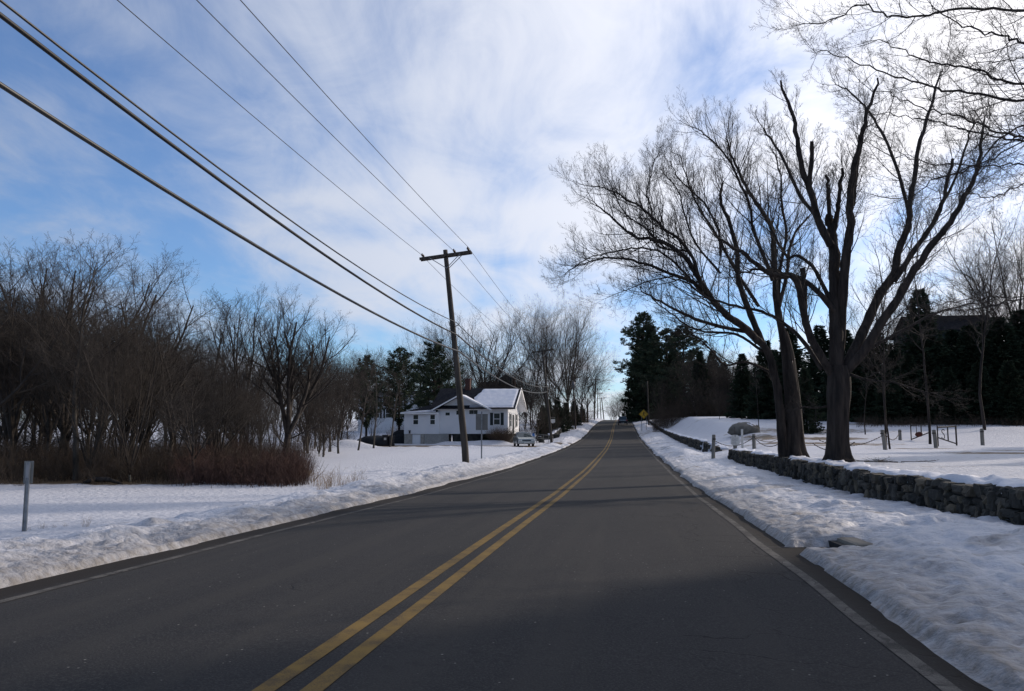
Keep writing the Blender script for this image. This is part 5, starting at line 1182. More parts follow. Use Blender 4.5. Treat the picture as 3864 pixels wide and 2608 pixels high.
def maple(label, base, Y0, trunkK, trunk_r, limbs, seed, conv=K_, extra_trunks=()):
    zb = gz(base[0], base[1]); T = Tree(seed); RMIN[0] = .0028
    org = np.array([base[0], base[1], zb])
    r_ = empty('maple_tree', org, 0, label, 'tree')
    W = limb_world(trunkK, conv, Y0, (0, 0)); W = [np.array([W[0][0], Y0, zb - .4]), np.array([W[0][0], Y0, zb + .02])] + W[1:]
    C = catmull(W, 4); n = len(C)
    # fluted, flared butt
    V = []; S_ = 28
    for i, c in enumerate(C):
        t = i / (n - 1); hgt = c[2] - zb; rr = np.interp(t, np.linspace(0, 1, len(trunk_r)), trunk_r)
        fl = 1 + .42 * math.exp(-max(hgt, 0) / .28)
        for j in range(S_):
            a = 2 * math.pi * j / S_; lob = 1 + (.07 + .13 * math.exp(-max(hgt, 0) / .35)) * math.sin(5 * a + 1.3 + seed) + .05 * math.sin(9 * a + hgt * 1.3) + .03 * math.sin(14 * a - hgt * 2)
            V.append(c + np.array([math.cos(a), math.sin(a), 0]) * rr * fl * lob)
    idx = np.arange(n * S_).reshape(n, S_); nx = np.roll(idx, -1, 1)
    F = np.stack([idx[:-1], nx[:-1], nx[1:], idx[1:]], -1).reshape(-1, 4)
    mesh_np('trunk', np.array(V) - org, F, M['bark_dark'], r_, smooth_=True)
    for i, L in enumerate(limbs):
        pts, r0, r1, dY, nch, cl = L[:6]; opt = L[6] if len(L) > 6 else {}
        Wl = limb_world(pts, conv, Y0, dY)
        Tl = Tree(seed * 31 + i); Tl.b = {}
        big_limb(Tl, 'limb', Wl, r0 * .84, r1 * .8, int(nch * (1.95 if seed == 8 else 1.5)), cl * (1.18 if seed == 8 else 1.05), i, **opt)
        Tl.mesh('limb', 'limb', M['bark_dark'], r_, org)
        for k, v in Tl.b.items():
            if k[0] == 'twigs': T.b.setdefault(k, []).extend(v)
    T.mesh('twigs', 'twigs', M['twig_dark'], r_, org)
    return r_
ns = dict(endspray=False)
b1 = at(3168, 1738, 25.0)
maple('single big maple with cut off upper limbs standing just behind the stone wall', (b1[0], 25.0), 25.0,
      [(1163, 1608), (1163, 1480), (1165, 1380), (1168, 1300), (1165, 1235)], [.30, .30, .29, .30, .34, .32, .25],
      [([(1160, 1290), (1158, 1180), (1155, 1060), (1152, 920), (1150, 800), (1138, 700), (1130, 640)], .27, .15, (0, .3), 8, 1.6, ns),
       ([(1140, 720), (1160, 640), (1168, 560), (1180, 455)], .10, .055, (.2, -.4), 8, 1.2),
       ([(1130, 660), (1125, 560), (1116, 485)], .085, .055, (.2, .5), 6, 1.0, ns),
       ([(1135, 760), (1085, 660), (1060, 560), (1020, 460), (1002, 340), (975, 220), (937, 108)], .15, .035, (0, -1.2), 14, 1.3, ns),
       ([(1075, 620), (1052, 530), (1058, 440), (1062, 352)], .10, .072, (-.3, -.8), 9, 1.2, ns),
       ([(1168, 1180), (1182, 960), (1196, 800), (1212, 690), (1212, 600), (1222, 480), (1246, 370), (1262, 300), (1290, 200), (1325, 95)], .19, .03, (.2, -1.5), 20, 1.5, ns),
       ([(1222, 600), (1235, 480), (1250, 370)], .09, .05, (-.4, .5), 6, 1.2, ns),
       ([(1085, 650), (1010, 560), (960, 440), (905, 350), (870, 292)], .075, .03, (0, 1.6), 12, 1.4),
       ([(1182, 1270), (1235, 1160), (1280, 1060), (1330, 950), (1385, 870), (1405, 770), (1440, 690), (1445, 600), (1465, 480), (1490, 340), (1525, 220), (1560, 110), (1575, 60)], .20, .014, (0, 2.8), 24, 1.7),
       ([(1440, 620), (1400, 470), (1345, 330), (1290, 240), (1215, 150), (1150, 120)], .07, .02, (1.6, 3.2), 14, 1.5),
       ([(1200, 1250), (1270, 1170), (1330, 1070), (1395, 980), (1450, 880), (1530, 760), (1590, 690), (1650, 590), (1690, 510), (1725, 400), (1740, 260)], .18, .03, (0, -2.2), 22, 1.8),
       ([(1385, 900), (1450, 800), (1520, 700), (1565, 620), (1590, 520), (1618, 418)], .12, .055, (.6, 1.6), 12, 1.5),
       ([(1548, 640), (1610, 530), (1660, 400), (1690, 300), (1720, 250)], .06, .02, (1.4, 2.4), 10, 1.3),
       ([(1140, 1270), (1080, 1170), (1040, 1080), (1000, 900), (940, 880), (880, 862), (800, 800), (740, 762), (680, 728)], .15, .03, (0, -2.6), 18, 1.7),
       ([(1060, 1140), (1030, 1040), (1030, 940), (1022, 850)], .14, .10, (0, .6), 6, 1.2, ns),
       ([(1150, 1020), (1090, 950), (1020, 890), (930, 870), (850, 855), (770, 870)], .11, .025, (0, -1.8), 12, 1.5),
       ([(1150, 1010), (1095, 900), (1060, 840), (1000, 800), (960, 800), (905, 700), (862, 620), (800, 540)], .08, .02, (0, 1.8), 14, 1.5),
       ([(1215, 1210), (1300, 1160), (1390, 1110), (1500, 1050), (1600, 1010), (1750, 985)], .07, .02, (0, 3.0), 12, 1.4),
       ([(1190, 1260), (1280, 1290), (1380, 1300), (1480, 1330), (1560, 1350)], .05, .012, (0, -2.5), 10, 1.2, dict(droop=.06)),
       ([(1120, 1395), (1080, 1400), (1030, 1398), (1000, 1402)], .045, .015, (0, -1.0), 5, .7, dict(droop=.05)),
       ([(1100, 1250), (1020, 1130), (940, 1060), (860, 1020), (760, 1000), (640, 960), (560, 905), (470, 880)], .085, .02, (0, 2.2), 16, 1.6)], 3)
b2 = at(2990, 1722, 29.5)
maple('double stemmed big maple reaching out over the road behind the wall', (b2[0], 29.5), 29.5,
      [(995, 1592), (990, 1480), (985, 1390), (975, 1290), (962, 1180), (945, 1100)], [.33, .31, .29, .27, .24, .20, .16],
      [([(948, 1592), (940, 1480), (932, 1380), (912, 1270), (885, 1180), (850, 1130)], .21, .15, (-.1, -.3), 3, 1.2, dict(endspray=False, power=1.0)),
       ([(945, 1110), (925, 1010), (915, 900), (910, 780), (905, 700), (865, 625), (820, 560), (780, 480), (740, 400), (720, 320)], .16, .02, (0, .8), 20, 2.0),
       ([(850, 1140), (790, 1080), (730, 1040), (680, 990), (640, 935), (612, 890), (570, 820), (500, 760), (430, 735), (350, 718), (260, 640), (200, 590)], .17, .018, (-.3, -3.0), 24, 2.0),
       ([(612, 880), (590, 810), (540, 740), (470, 690), (400, 620), (330, 580), (260, 540), (170, 520)], .08, .015, (-1.4, -2.4), 18, 1.8),
       ([(870, 1160), (830, 1060), (790, 960), (768, 880), (762, 770), (725, 650), (698, 580), (705, 515)], .15, .05, (-.2, 1.0), 16, 1.8),
       ([(800, 1100), (700, 1080), (600, 1050), (520, 1010), (440, 970), (380, 930)], .09, .018, (-.2, -3.4), 14, 1.6, dict(droop=.02)),
       ([(640, 940), (580, 900), (500, 870), (420, 838), (330, 815), (240, 812), (160, 830), (80, 870)], .08, .013, (-.8, -4.0), 20, 1.7),
       ([(700, 1010), (620, 940), (540, 850), (470, 790), (390, 770), (300, 780), (200, 800), (110, 850)], .07, .012, (-.5, 1.5), 18, 1.7),
       ([(930, 1000), (960, 880), (975, 760), (1010, 690), (1050, 640)], .10, .03, (0, 2.0), 12, 1.5),
       ([(905, 900), (870, 800), (830, 700), (815, 600), (770, 500), (730, 420), (650, 330), (600, 300)], .085, .018, (0, -1.2), 18, 1.8),
       ([(700, 800), (690, 700), (640, 600), (600, 560), (540, 500), (500, 430)], .06, .015, (0, 1.0), 14, 1.7),
       ([(850, 1000), (760, 860), (700, 750), (640, 650), (590, 560), (560, 470), (540, 400)], .08, .016, (.5, 2.6), 16, 1.8),
       ([(560, 780), (450, 760), (430, 640), (410, 540), (430, 460), (460, 380)], .05, .012, (-1.0, 0), 14, 1.6),
       ([(870, 1180), (760, 1110), (640, 1100), (560, 1070), (480, 1010), (420, 960)], .07, .015, (-.2, 1.8), 14, 1.5),
       ([(900, 1260), (800, 1220), (720, 1230), (650, 1160), (580, 1110), (480, 1100)], .06, .013, (0, -2.2), 12, 1.4),
       ([(925, 1010), (935, 850), (960, 720), (940, 600), (935, 480), (900, 380)], .09, .018, (.3, .5), 16, 1.8),
       ([(480, 770), (400, 690), (330, 640), (280, 560), (250, 480)], .045, .010, (-1.5, -1.8), 12, 1.5),
       ([(520, 880), (420, 900), (330, 935), (240, 970)], .035, .008, (-1.0, -2.0), 10, 1.2, dict(droop=.03)),
       ([(700, 870), (600, 750), (560, 640), (530, 540), (470, 470)], .055, .014, (0, -.5), 14, 1.6)], 8)
# near tree whose trunk stands outside the frame on the right; its boughs reach over the wall
def near_tree():
    base = (12.6, 12.5); zb = gz(*base); org = np.array([base[0], base[1], zb]); r_ = empty('maple_tree', org, 0, 'near maple on the right, only its long boughs reaching into the sky', 'tree')
    T = Tree(71); RMIN[0] = .0018; tr = [np.array([base[0] + .12 * i * .4, base[1], zb - .4 + (9.5) * i / 10]) for i in range(11)]
    T.put('trunk', tr, [.42 - .028 * i for i in range(11)], 14)
    boughs = [([(1522, 55), (1370, 45), (1150, 50), (1050, 75), (900, 80), (800, 55), (700, 30), (620, 80), (520, 120), (430, 115)], .05, 9.0, 13.5),
              ([(1522, 215), (1440, 180), (1330, 160), (1220, 125), (1100, 50), (1060, 10)], .05, 9.0, 12.0),
              ([(1522, 410), (1380, 390), (1320, 350), (1180, 320), (1080, 310), (1000, 285), (900, 240), (790, 190)], .055, 8.5, 14.2),
              ([(1522, 500), (1400, 485), (1200, 455), (1100, 435), (960, 400), (800, 345), (640, 290), (540, 250), (480, 245)], .055, 8.0, 13.2),
              ([(1522, 680), (1460, 665), (1360, 640), (1300, 610), (1200, 575), (1100, 555), (980, 520), (860, 470), (750, 430)], .05, 7.2, 15.0),
              ([(1522, 690), (1400, 680), (1250, 640), (1150, 615), (1000, 580), (880, 560), (770, 555)], .04, 7.1, 12.6),
              ([(1522, 805), (1430, 820), (1300, 815), (1100, 810), (950, 780), (870, 760)], .04, 6.6, 15.5),
              ([(1522, 620), (1400, 690), (1300, 790), (1180, 850), (1000, 885), (900, 890)], .04, 6.9, 14.0),
              ([(1522, 700), (1380, 780), (1250, 830), (1120, 870), (1000, 940), (900, 990)], .03, 6.7, 13.0),
              ([(1522, 290), (1420, 300), (1280, 318), (1140, 330)], .022, 8.3, 12.5),
              ([(1522, 900), (1420, 960), (1340, 980), (1240, 950), (1160, 960)], .022, 6.0, 13.0),
              ([(1522, 1460), (1300, 1475), (1150, 1490), (1050, 1500)], .032, 3.6, 14.0), ([(1522, 1472), (1350, 1510), (1180, 1530), (1050, 1560), (960, 1560)], .032, 3.5, 12.6)]
    for i, (pts, r0, zt, Yd) in enumerate(boughs):
        W = limb_world(pts, K2, Yd, (0, 1.6 if i % 2 else -1.2)); root = np.array([base[0] + .2, base[1], W[0][2] - .5]); W = [root + (W[0] - root) * q + np.array([0, 0, -.25 * math.sin(math.pi * q) * 0]) for q in (.12, .24, .36, .48, .6, .7, .8, .9)] + W
        Tl = Tree(900 + i); big_limb(Tl, 'limb', [root] + W, r0 * .72, .006, 30 if i < 11 else 14, 1.2 if i < 11 else .8, i, up=-.02, tstart=.42, power=.9)
        Tl.mesh('limb', 'limb', M['bark_dark'], r_, org)
        for k, v in Tl.b.items():
            if k[0] == 'twigs': T.b.setdefault(k, []).extend(v)
    for k in range(5):
        a = k * 1.25 + .4; branch(T, 'twigs', tr[-1 - k % 3], (abs(math.cos(a)), math.sin(a) * .8, .9), 5.5, .12, 0, LV_SPREAD)
    T.mesh('trunk', 'trunk', M['bark_dark'], r_, org); T.mesh('twigs', 'twigs', M['twig_dark'], r_, org)
near_tree()

# ------------------------------------------------------------------ woods and yard trees
RMIN[0] = .006
def topz(dx, dy, Y): return at(dx * 1.66265, dy * 1.66265, Y)
PR = {}; HT = {}
def proto(key):
    if key in PR: return PR[key]
    k, v = key[0], int(key[1:])
    if k == 's': o = tree_object(bare_tree(40 + v, 10, 'spread', tr=.17, leaders=5, spread=38), 'bare_tree', 'bark_grey', 'twig_grey', 'x')
    elif k == 'u': o = tree_object(bare_tree(60 + v, 10, 'up', tr=.14, trunk_frac=.2, leaders=6, spread=26), 'bare_tree', 'bark_grey', 'twig_grey', 'x')
    elif k == 'l': o = tree_object(single_leader(80 + v, 10, tr=.11, lim=1.0 + .25 * (v % 2)), 'bare_tree', 'bark_grey', 'twig_grey', 'x')
    elif k == 't': o = tree_object(single_leader(86 + v, 10, tr=.075, lim=.62, start=.40), 'bare_tree', 'bark_dark', 'twig_dark', 'x')
    elif k == 'm': o = tree_object(bare_tree(90 + v, 10, 'up', tr=.085, trunk_frac=.06, leaders=6, spread=22), 'bare_tree', 'bark_pale', 'twig_grey', 'x')
    elif k == 'v': o = tree_object(bare_tree(30 + v, 10, 'up', tr=.24, trunk_frac=.24, leaders=7, spread=34), 'bare_tree', 'bark_dark', 'twig_grey', 'x')
    elif k == 'c': o = conifer_object(100 + v, 10, 'x', name='spruce_tree', rad=2.5, n_wh=38, tuft=.34)
    elif k == 'h': o = conifer_object(120 + v, 10, 'x', name='hemlock_tree', rad=3.2, n_wh=36, tuft=.42, base=.02, droop=-.22, dens=.95)
    elif k == 'x': o = tree_object(bare_tree(60 + v, 10, 'up', tr=.085, trunk_frac=.2, leaders=7, spread=27, rmin=.0022, thin=.8), 'bare_tree', 'bark_grey', 'twig_grey', 'x')
    elif k == 'y': o = tree_object(bare_tree(40 + v, 10, 'spread', tr=.10, leaders=6, spread=38, rmin=.0022, thin=.8), 'bare_tree', 'bark_grey', 'twig_grey', 'x')
    elif k == 'w': o = tree_object(bare_tree(30 + v, 10, 'up', tr=.14, trunk_frac=.26, leaders=9, spread=38, rmin=.0022, thin=.7), 'bare_tree', 'bark_dark', 'twig_grey', 'x')
    elif k == 'd': o = shrub(190 + v, 1.9, 2.6, 230, 'shrub_brown', .006, lean=.9)
    elif k == 'p': o = conifer_object(140 + v, 10, 'x', name='pine_tree', kind='pine', needle='needle_pine', rad=2.3, n_wh=25, tuft=.27, base=.2, tr=.16, dens=.62)
    elif k == 'r': o = shrub(160 + v, 2.2, 2.4, 70, 'shrub_red', .006)
    elif k == 'b': o = shrub(170 + v, 2.6, 2.6, 60, 'shrub_brown', .007)
    elif k == 'g': o = shrub(180 + v, .9, .8, 26, 'grass_dry', .004, name='weed', side_n=2)
    PR[key] = o
    HT[key] = max(v.co.z for ch in o.children for v in ch.data.vertices) if k not in 'g' else .9
    return o
def put(key, dx, dytop, Y, label, group=None, rz=None, wide=1.0, cat=None):
    """a tree whose foot is in photo column dx (2324 px wide copy) at distance Y and whose top reaches row dytop"""
    if Y > 78: key = {'u': 'x', 's': 'y', 'v': 'w'}.get(key[0], key[0]) + key[1:]
    p = topz(dx, 1000, Y); zb = gz(p[0], Y); H = topz(dx, dytop, Y)[2] - zb; pr_ = proto(key); s_ = H / HT[key]
    o = plant(pr_, p[0], Y, s_ * wide, random.Random(int(dx * 7 + Y)).uniform(0, 6.28) if rz is None else rz, label, group, sz=s_)
    if cat: o['category'] = cat
    return o
# front row of the left wood, the ones the photo tells apart
put('s1', -55, 470, 27, 'leftmost wide bare tree whose crown fills the left edge', wide=1.1)
put('u1', 25, 520, 31, 'pale stemmed tree at the left edge behind the marker post')
put('l1', 178, 505, 27, 'tall pale trunked tree left of the multi stemmed clump', wide=1.25)
put('m1', 212, 560, 27.5, 'slim forked tree leaning beside the tall pale trunked tree', wide=1.2)
put('m2', 300, 640, 26.5, 'multi stemmed clump with pale leaning stems at the edge of the left wood', wide=1.35)
put('m3', 268, 600, 29, 'dark multi stemmed tree behind the pale leaning stems', wide=1.1)
put('s2', 447, 815, 26, 'small dark trunked tree at the wood edge left of the red bushes', wide=1.15)
put('l2', 466, 632, 44, 'tall slender tree with a round tuft of twigs above the dark thicket')
put('u2', 540, 640, 46, 'tall open crowned tree right of the slender tufted one')
put('v1', 650, 672, 43, 'vase shaped tree with a broad fan of branches over the red bushes', wide=1.2)
put('u2', 125, 515, 34, 'tall steep branched tree behind the tall pale trunked tree', wide=1.2)
put('s1', 300, 585, 36, 'tall open crowned tree above the pale leaning stems', wide=1.1)
put('s3', 380, 690, 33, 'broad dense tree in the middle of the left wood', wide=1.25)
R0 = random.Random(77)
sk_x = [-200, 60, 130, 200, 300, 400, 480, 560, 640, 740, 800, 870, 930]; sk_y = [510, 545, 610, 600, 640, 700, 720, 735, 750, 775, 785, 815, 850]
GW = 'bare trees deep in the left wood'
ZN = ['at the left edge of the photo', 'behind the marker post', 'behind the tall pale trunked tree', 'behind the pale leaning stems', 'right of the pale leaning stems', 'behind the small dark trunked tree', 'behind the straw coloured bushes', 'behind the red bushes']
kinds = ['s1', 'u1', 'u2', 's2', 'l1', 'l2', 'm3', 'u2', 's3', 'u1', 'm3']
cnt = 0
for i in range(84):
    Y = R0.uniform(29, 64); xmax = float(np.interp(Y, [27, 40, 50, 62], [600, 650, 720, 800])); dx = -160 + (xmax + 160) * ((i * .618034) % 1.0)
    dt = float(np.interp(dx, sk_x, sk_y)) + R0.uniform(30, 60) + 110 * R0.random() ** .7
    put(kinds[i % len(kinds)], dx, dt, Y, 'thin bare tree ' + ZN[int(np.digitize(dx, [60, 160, 250, 350, 440, 540, 640]))] + (', second row' if Y < 42 else ', farther back'), GW, wide=R0.uniform(.8, 1.15)); cnt += 1
for i, (dx, dt, Y, k) in enumerate(((736, 765, 56, 'l1'), (768, 772, 60, 'u1'), (812, 790, 68, 'l2'), (848, 780, 74, 'l1'), (884, 790, 76, 'l2'), (700, 750, 60, 'u2'), (846, 850, 92, 'm3'), (750, 810, 64, 'l2'))):
    put(k, dx, dt, Y, ['slender tree at the right end of the left wood', 'twiggy tree just right of the wood end', 'thin stem in front of the left part of the white block', 'thin stem in front of the middle of the white block', 'thin stem left of the white house corner', 'broad twiggy tree behind the red bushes', 'low forked tree before the white block', 'second slender tree behind the wood end'][i], 'thin trees between the wood and the white house')
# far wood closing the view behind the white buildings and behind the left wood
FZ = ('behind the white two storey block', 'behind the left wood')
for i in range(46):
    dx = -120 + 1100 * ((i * .618034) % 1.0); Y = R0.uniform(142, 172) if dx > 780 else R0.uniform(72, 110)
    put(['u2', 's3', 'u1', 's2', 'm3'][i % 5], dx, (R0.uniform(768, 815) if dx > 640 else R0.uniform(720, 820)), Y, 'bare tree in the far wood ' + FZ[0 if dx > 700 else 1], 'far wood on the left', wide=1.3)
for i, (dx, dt, Y, k) in enumerate(((715, 800, 72, 'u1'), (735, 830, 80, 'm3'), (755, 800, 88, 's2'), (775, 850, 84, 'm3'), (792, 820, 92, 'u2'), (705, 880, 66, 'b1'), (740, 960, 84, 'b2'), (770, 965, 88, 'b1'), (795, 968, 96, 'b2'), (893, 960, 98, 'b1'), (912, 945, 94, 'b2'))):
    put(k, dx, dt, Y, 'thin tree in the gap between the left wood and the white block' if k[0] != 'b' else 'brown bush between the left wood and the white house', 'growth between the left wood and the white house', wide=1.1, cat='shrub' if k[0] == 'b' else None)
put('p1', 905, 782, 92, 'tall pine left of the white house, the darker narrower of two', wide=1.0)
put('p2', 984, 768, 104, 'tufted pine rising behind the dark roof of the white house', wide=1.25)
put('p1', 830, 800, 88, 'half hidden pine behind the white two storey block', wide=.9)
put('u1', 968, 715, 118, 'pale twiggy tree behind the pine left of the big pole'); put('u2', 1008, 702, 122, 'twiggy tree directly behind the big leaning pole')
put('v1', 1116, 690, 126, 'round vase shaped tree rising behind the snowy roof', wide=1.35)
put('m3', 1040, 775, 112, 'low twiggy tree just right of the big pole'); put('l2', 1075, 800, 116, 'thin small tree behind the ridge of the white house')
# tall group right of the white house
for dx, dt, Y, k, lb in ((1205, 672, 132, 'u1', 'tall tree at the left of the group over the second pole'), (1232, 655, 136, 'u2', 'tallest upright tree over the second pole'), (1262, 660, 140, 'u1', 'tall dense tree in the middle of the group over the second pole'), (1290, 668, 134, 'v1', 'tall fan crowned tree at the right of the group'),
                         (1318, 740, 150, 's1', 'lower tree leaning right beside the tall group'), (1334, 785, 175, 's2', 'spreading tree above the crest poles'), (1350, 800, 200, 's3', 'last left roadside tree with branches over the road crest'), (1300, 790, 160, 'u2', 'dark tree behind the transformer pole'), (1275, 800, 128, 'm3', 'multi stemmed tree behind the second pole'), (1325, 820, 170, 'm3', 'multi stemmed tree behind the short pole')):
    put(k, dx, dt, Y, lb, wide=1.0 if k != 's3' else .85)
put('s2', 1218, 870, 93, 'small forked tree in the snow right of the white house', wide=1.1)
for i in range(30):
    Y = R0.uniform(112, 185); dx = 1426 - (18.5 + R0.uniform(0, 9)) / Y * 1807 + 8
    put(['u2', 'm3', 'u1', 's2'][i % 4], dx, R0.uniform(800, 885), Y, 'brown bare tree ' + ('at the near end of' if Y < 135 else 'behind the middle of' if Y < 160 else 'behind the far end of') + ' the left wall', 'brown trees behind the left wall', wide=1.2)
for i, (dx, dt, Y) in enumerate(((1246, 905, 112), (1266, 900, 118), (1283, 912, 128), (1232, 918, 108), (1304, 905, 145), (1322, 918, 165))):
    put('h1', dx, dt, Y, 'low dark evergreen bush behind the left wall', 'low dark evergreens behind the left wall', wide=.95)
for i in range(8):
    put(['b1', 'b2'][i % 2], 1225 + i * 15, 915, 105 + i * 9, 'brown bush at the foot of the trees behind the left wall', 'brown bushes behind the left wall', wide=1.5, cat='shrub')
# line of trees over the crest on the right of the road
for i, (dx, dt, Y, k) in enumerate(((1388, 915, 330, 'u1'), (1396, 895, 320, 's1'), (1408, 882, 300, 'u2'), (1420, 890, 290, 's2'), (1400, 920, 280, 's3'), (1432, 880, 262, 'u1'), (1440, 870, 240, 'u2'), (1415, 915, 260, 'm3'), (1443, 905, 215, 's1'), (1392, 925, 300, 's2'), (1428, 918, 240, 'm3'))):
    put(k, dx, dt, Y, 'hazy bare tree in the clump beyond the dark car', 'hazy trees at the crest on the right', wide=1.6)
# pines right of the road
put('p3', 1464, 705, 190, 'tallest dark pine right of the road behind the yellow sign', wide=1.15)
put('h2', 1458, 745, 194, 'dense dark evergreen at the foot of the tallest pine', wide=.75); put('h1', 1482, 735, 185, 'dense dark evergreen just right of the tallest pine', wide=.75)
put('p1', 1516, 742, 165, 'second dark pine with ragged side branches', wide=1.35); put('p3', 1556, 735, 155, 'third dark pine left of the double maple', wide=1.3); put('h2', 1532, 790, 160, 'dark evergreen between the second and third pines')
put('p1', 1585, 790, 140, 'thin topped pine behind the reaching maple boughs')
for i, (dx, dt, Y, k) in enumerate(((1610, 800, 128, 'u1'), (1650, 790, 132, 'u2'), (1590, 830, 124, 'l1'), (1690, 800, 130, 'u1'), (1575, 850, 130, 'm3'), (1630, 840, 140, 'm3'), (1670, 850, 135, 's1'), (1720, 820, 128, 'u2'), (1500, 850, 150, 'u2'), (1545, 860, 128, 'm3'), (1600, 880, 118, 's2'), (1760, 800, 125, 'u1'), (1700, 870, 122, 'm3'), (1655, 880, 126, 'm3'))):
    put(k, dx, dt, Y, 'bare tree ' + ('between the pines and the lone round headed tree' if dx < 1630 else 'right of the lone round headed tree' if dx < 1690 else 'left of the double maple') + (', taller' if dt < 830 else ', low'), 'bare trees beyond the right snow field', wide=1.25)
for i in range(22):
    dx = 1575 + 200 * ((i * .618034) % 1.0); Y = R0.uniform(116, 138)
    put(['m3', 'm2', 'h1', 'm3', 'm1', 'h2'][i % 6], dx, R0.uniform(760, 850) + (30 if i % 3 == 2 else 0), Y, ('low dark evergreen' if i % 3 == 2 else 'brown bare tree') + ' at the back of the right snow field ' + ('near the pines' if dx < 1640 else 'behind the boulder' if dx < 1710 else 'by the double maple'), 'back row of the right snow field', wide=1.3 if i % 3 != 2 else .8)
put('s2', 1634, 862, 88, 'small round headed tree alone in the snow field right of the road')
put('h1', 1690, 800, 96, 'dark hemlock left of the double maple trunk', wide=.9); put('h2', 1745, 770, 90, 'dark hemlock behind the double maple'); put('h1', 1800, 740, 92, 'dark hemlock between the two big maples'); put('h2', 1870, 735, 86, 'dark hemlock right behind the single maple')
put('t1', 1724, 780, 66, 'dark trunked tree just left of the double maple', wide=.8); put('h2', 1832, 830, 60, 'low branched evergreen between the big maple trunks', wide=.8); put('t2', 1964, 760, 58, 'thin dark trunk right of the single maple', wide=.9)
put('t1', 2008, 590, 43.0, 'left stem of the thin twin trunks behind the tilted post', wide=.9); put('t2', 2020, 640, 43.4, 'right leaning stem of the thin twin trunks', wide=.9)
put('t1', 2110, 470, 50, 'slender tall pale trunk in front of the iron gate', wide=.85); put('t2', 2236, 500, 62, 'tall thin tree rising out of the dark evergreens on the right', wide=1.1)
EZ = ('right beside the single maple', 'behind the thin twin trunks', 'left of the gate', 'behind the left gate leaf', 'behind the right gate leaf', 'in front of the dark house', 'behind the lone wooden post', 'at the right edge of the photo')
put('c1', 2104, 652, 76, 'pointed spruce standing above the gate', wide=1.05)
for i, (dx, dt, Y, k) in enumerate(((1925, 745, 80, 'h1'), (1960, 770, 84, 'h2'), (2000, 750, 82, 'h1'), (2040, 775, 78, 'h2'), (2070, 800, 74, 'h1'), (2105, 790, 80, 'h2'), (2140, 765, 76, 'h1'), (2175, 745, 80, 'h2'), (2215, 735, 76, 'h1'), (2250, 725, 82, 'h2'), (2285, 715, 76, 'h1'), (2330, 700, 80, 'h2'), (2370, 690, 78, 'h1'), (2020, 830, 72, 'h2'), (2160, 830, 71, 'h2'), (2230, 820, 71, 'h1'), (2300, 815, 70, 'h2'), (1985, 840, 76, 'h1'))):
    put(k, dx, dt, Y, 'dense dark evergreen ' + EZ[int(np.digitize(dx, [1950, 2010, 2060, 2120, 2170, 2235, 2310]))] + (', front row' if dt > 810 else (', back row' if Y > 79 else ', middle row')), 'dark evergreens along the right edge of the yard', wide=1.15)
for i, (dx, dt, Y, k) in enumerate(((2290, 440, 92, 'u1'), (2350, 400, 90, 's1'), (2180, 600, 94, 'l2'), (2270, 560, 96, 'l1'), (2330, 520, 88, 'u2'), (2150, 640, 92, 'u1'), (2060, 630, 92, 'u2'), (1990, 650, 95, 'u1'), (2215, 600, 94, 's2'))):
    put(k, dx, dt, Y, (('pinkish twiggy tree against the bright sky above the lone wooden post' if i == 0 else 'lower twiggy tree cut by the right edge' if i == 4 else 'tallest pinkish twiggy tree at the right edge') if i in (0, 1, 4) else 'bare tree standing up behind the dark evergreen screen'), 'bare trees against the right sky' if i in (0, 1, 4) else 'bare trees behind the evergreen screen')
# trees outside the frame on the right: they put the foreground in shade
for x, y, s_, k in ((20.5, 22, 1.2, 'h1'), (24.5, 26.5, 1.35, 'h2'), (25, 20, 1.3, 'h1'), (19.5, 16.5, 1.1, 'h2'), (14.5, 13, .9, 'h1'), (17, 9, 1.0, 'h2'), (28, 14, 1.3, 'h1'), (31, 31, 1.2, 's1'), (37, 51, 1.55, 'h1'), (43, 61, 1.6, 'h2'), (33.5, 43, 1.2, 'h2'), (50, 67, 1.7, 'h1'), (46, 50, 1.6, 'h1'), (40, 44, 1.3, 'h2')):
    plant(proto(k), x, y, s_, x, 'tree in the yard to the right, outside the photo', 'yard trees outside the photo on the right')
# --- shrubs and undergrowth
for i, (dx, dt, Y, k) in enumerate(((560, 1010, 27, 'r1'), (600, 1000, 27.5, 'r2'), (640, 1005, 27, 'r1'), (672, 1015, 26.6, 'r2'), (625, 1000, 30, 'r2'), (580, 1005, 31, 'r1'), (520, 1030, 26.4, 'b1'), (490, 1035, 26.6, 'b2'), (545, 1035, 25.6, 'b1'), (690, 1045, 26.0, 'r1'), (655, 1000, 31, 'r1'), (700, 1010, 33, 'b1'))):
    put(k, dx, dt, Y, 'dense reddish brown bush at the right end of the left wood' if k[0] == 'r' else 'straw coloured bush beside the red bushes', 'red bushes at the wood edge' if k[0] == 'r' else 'straw coloured bushes at the wood edge', wide=1.0, cat='shrub')
for i in range(70):
    Y = R0.uniform(25.6, 48); xmax = float(np.interp(Y, [25, 40, 50], [600, 640, 680])); dx = -170 + (xmax + 170) * ((i * .618034 + .3) % 1.0)
    put(['b1', 'b2', 'r2' if dx > 430 else 'b1', 'b2', 'r1' if dx > 430 else 'b2'][i % 5], dx, R0.uniform(955, 1045) if dx > 430 else R0.uniform(985, 1062), Y + (1.5 if dx < 430 else 0), 'brown brushwood in the undergrowth of the left wood', 'brushwood of the left wood', wide=1.25, cat='shrub')
put('d1', 1144, 955, 86.3, 'clipped round bush under the shuttered window', wide=1.15, cat='shrub'); put('d1', 1133, 962, 86.6, 'second half of the clipped bush under the shuttered window', wide=1.2, cat='shrub')
put('h2', 1101, 985, 87.2, 'small dark round bush at the house wall', wide=2.2, cat='shrub')
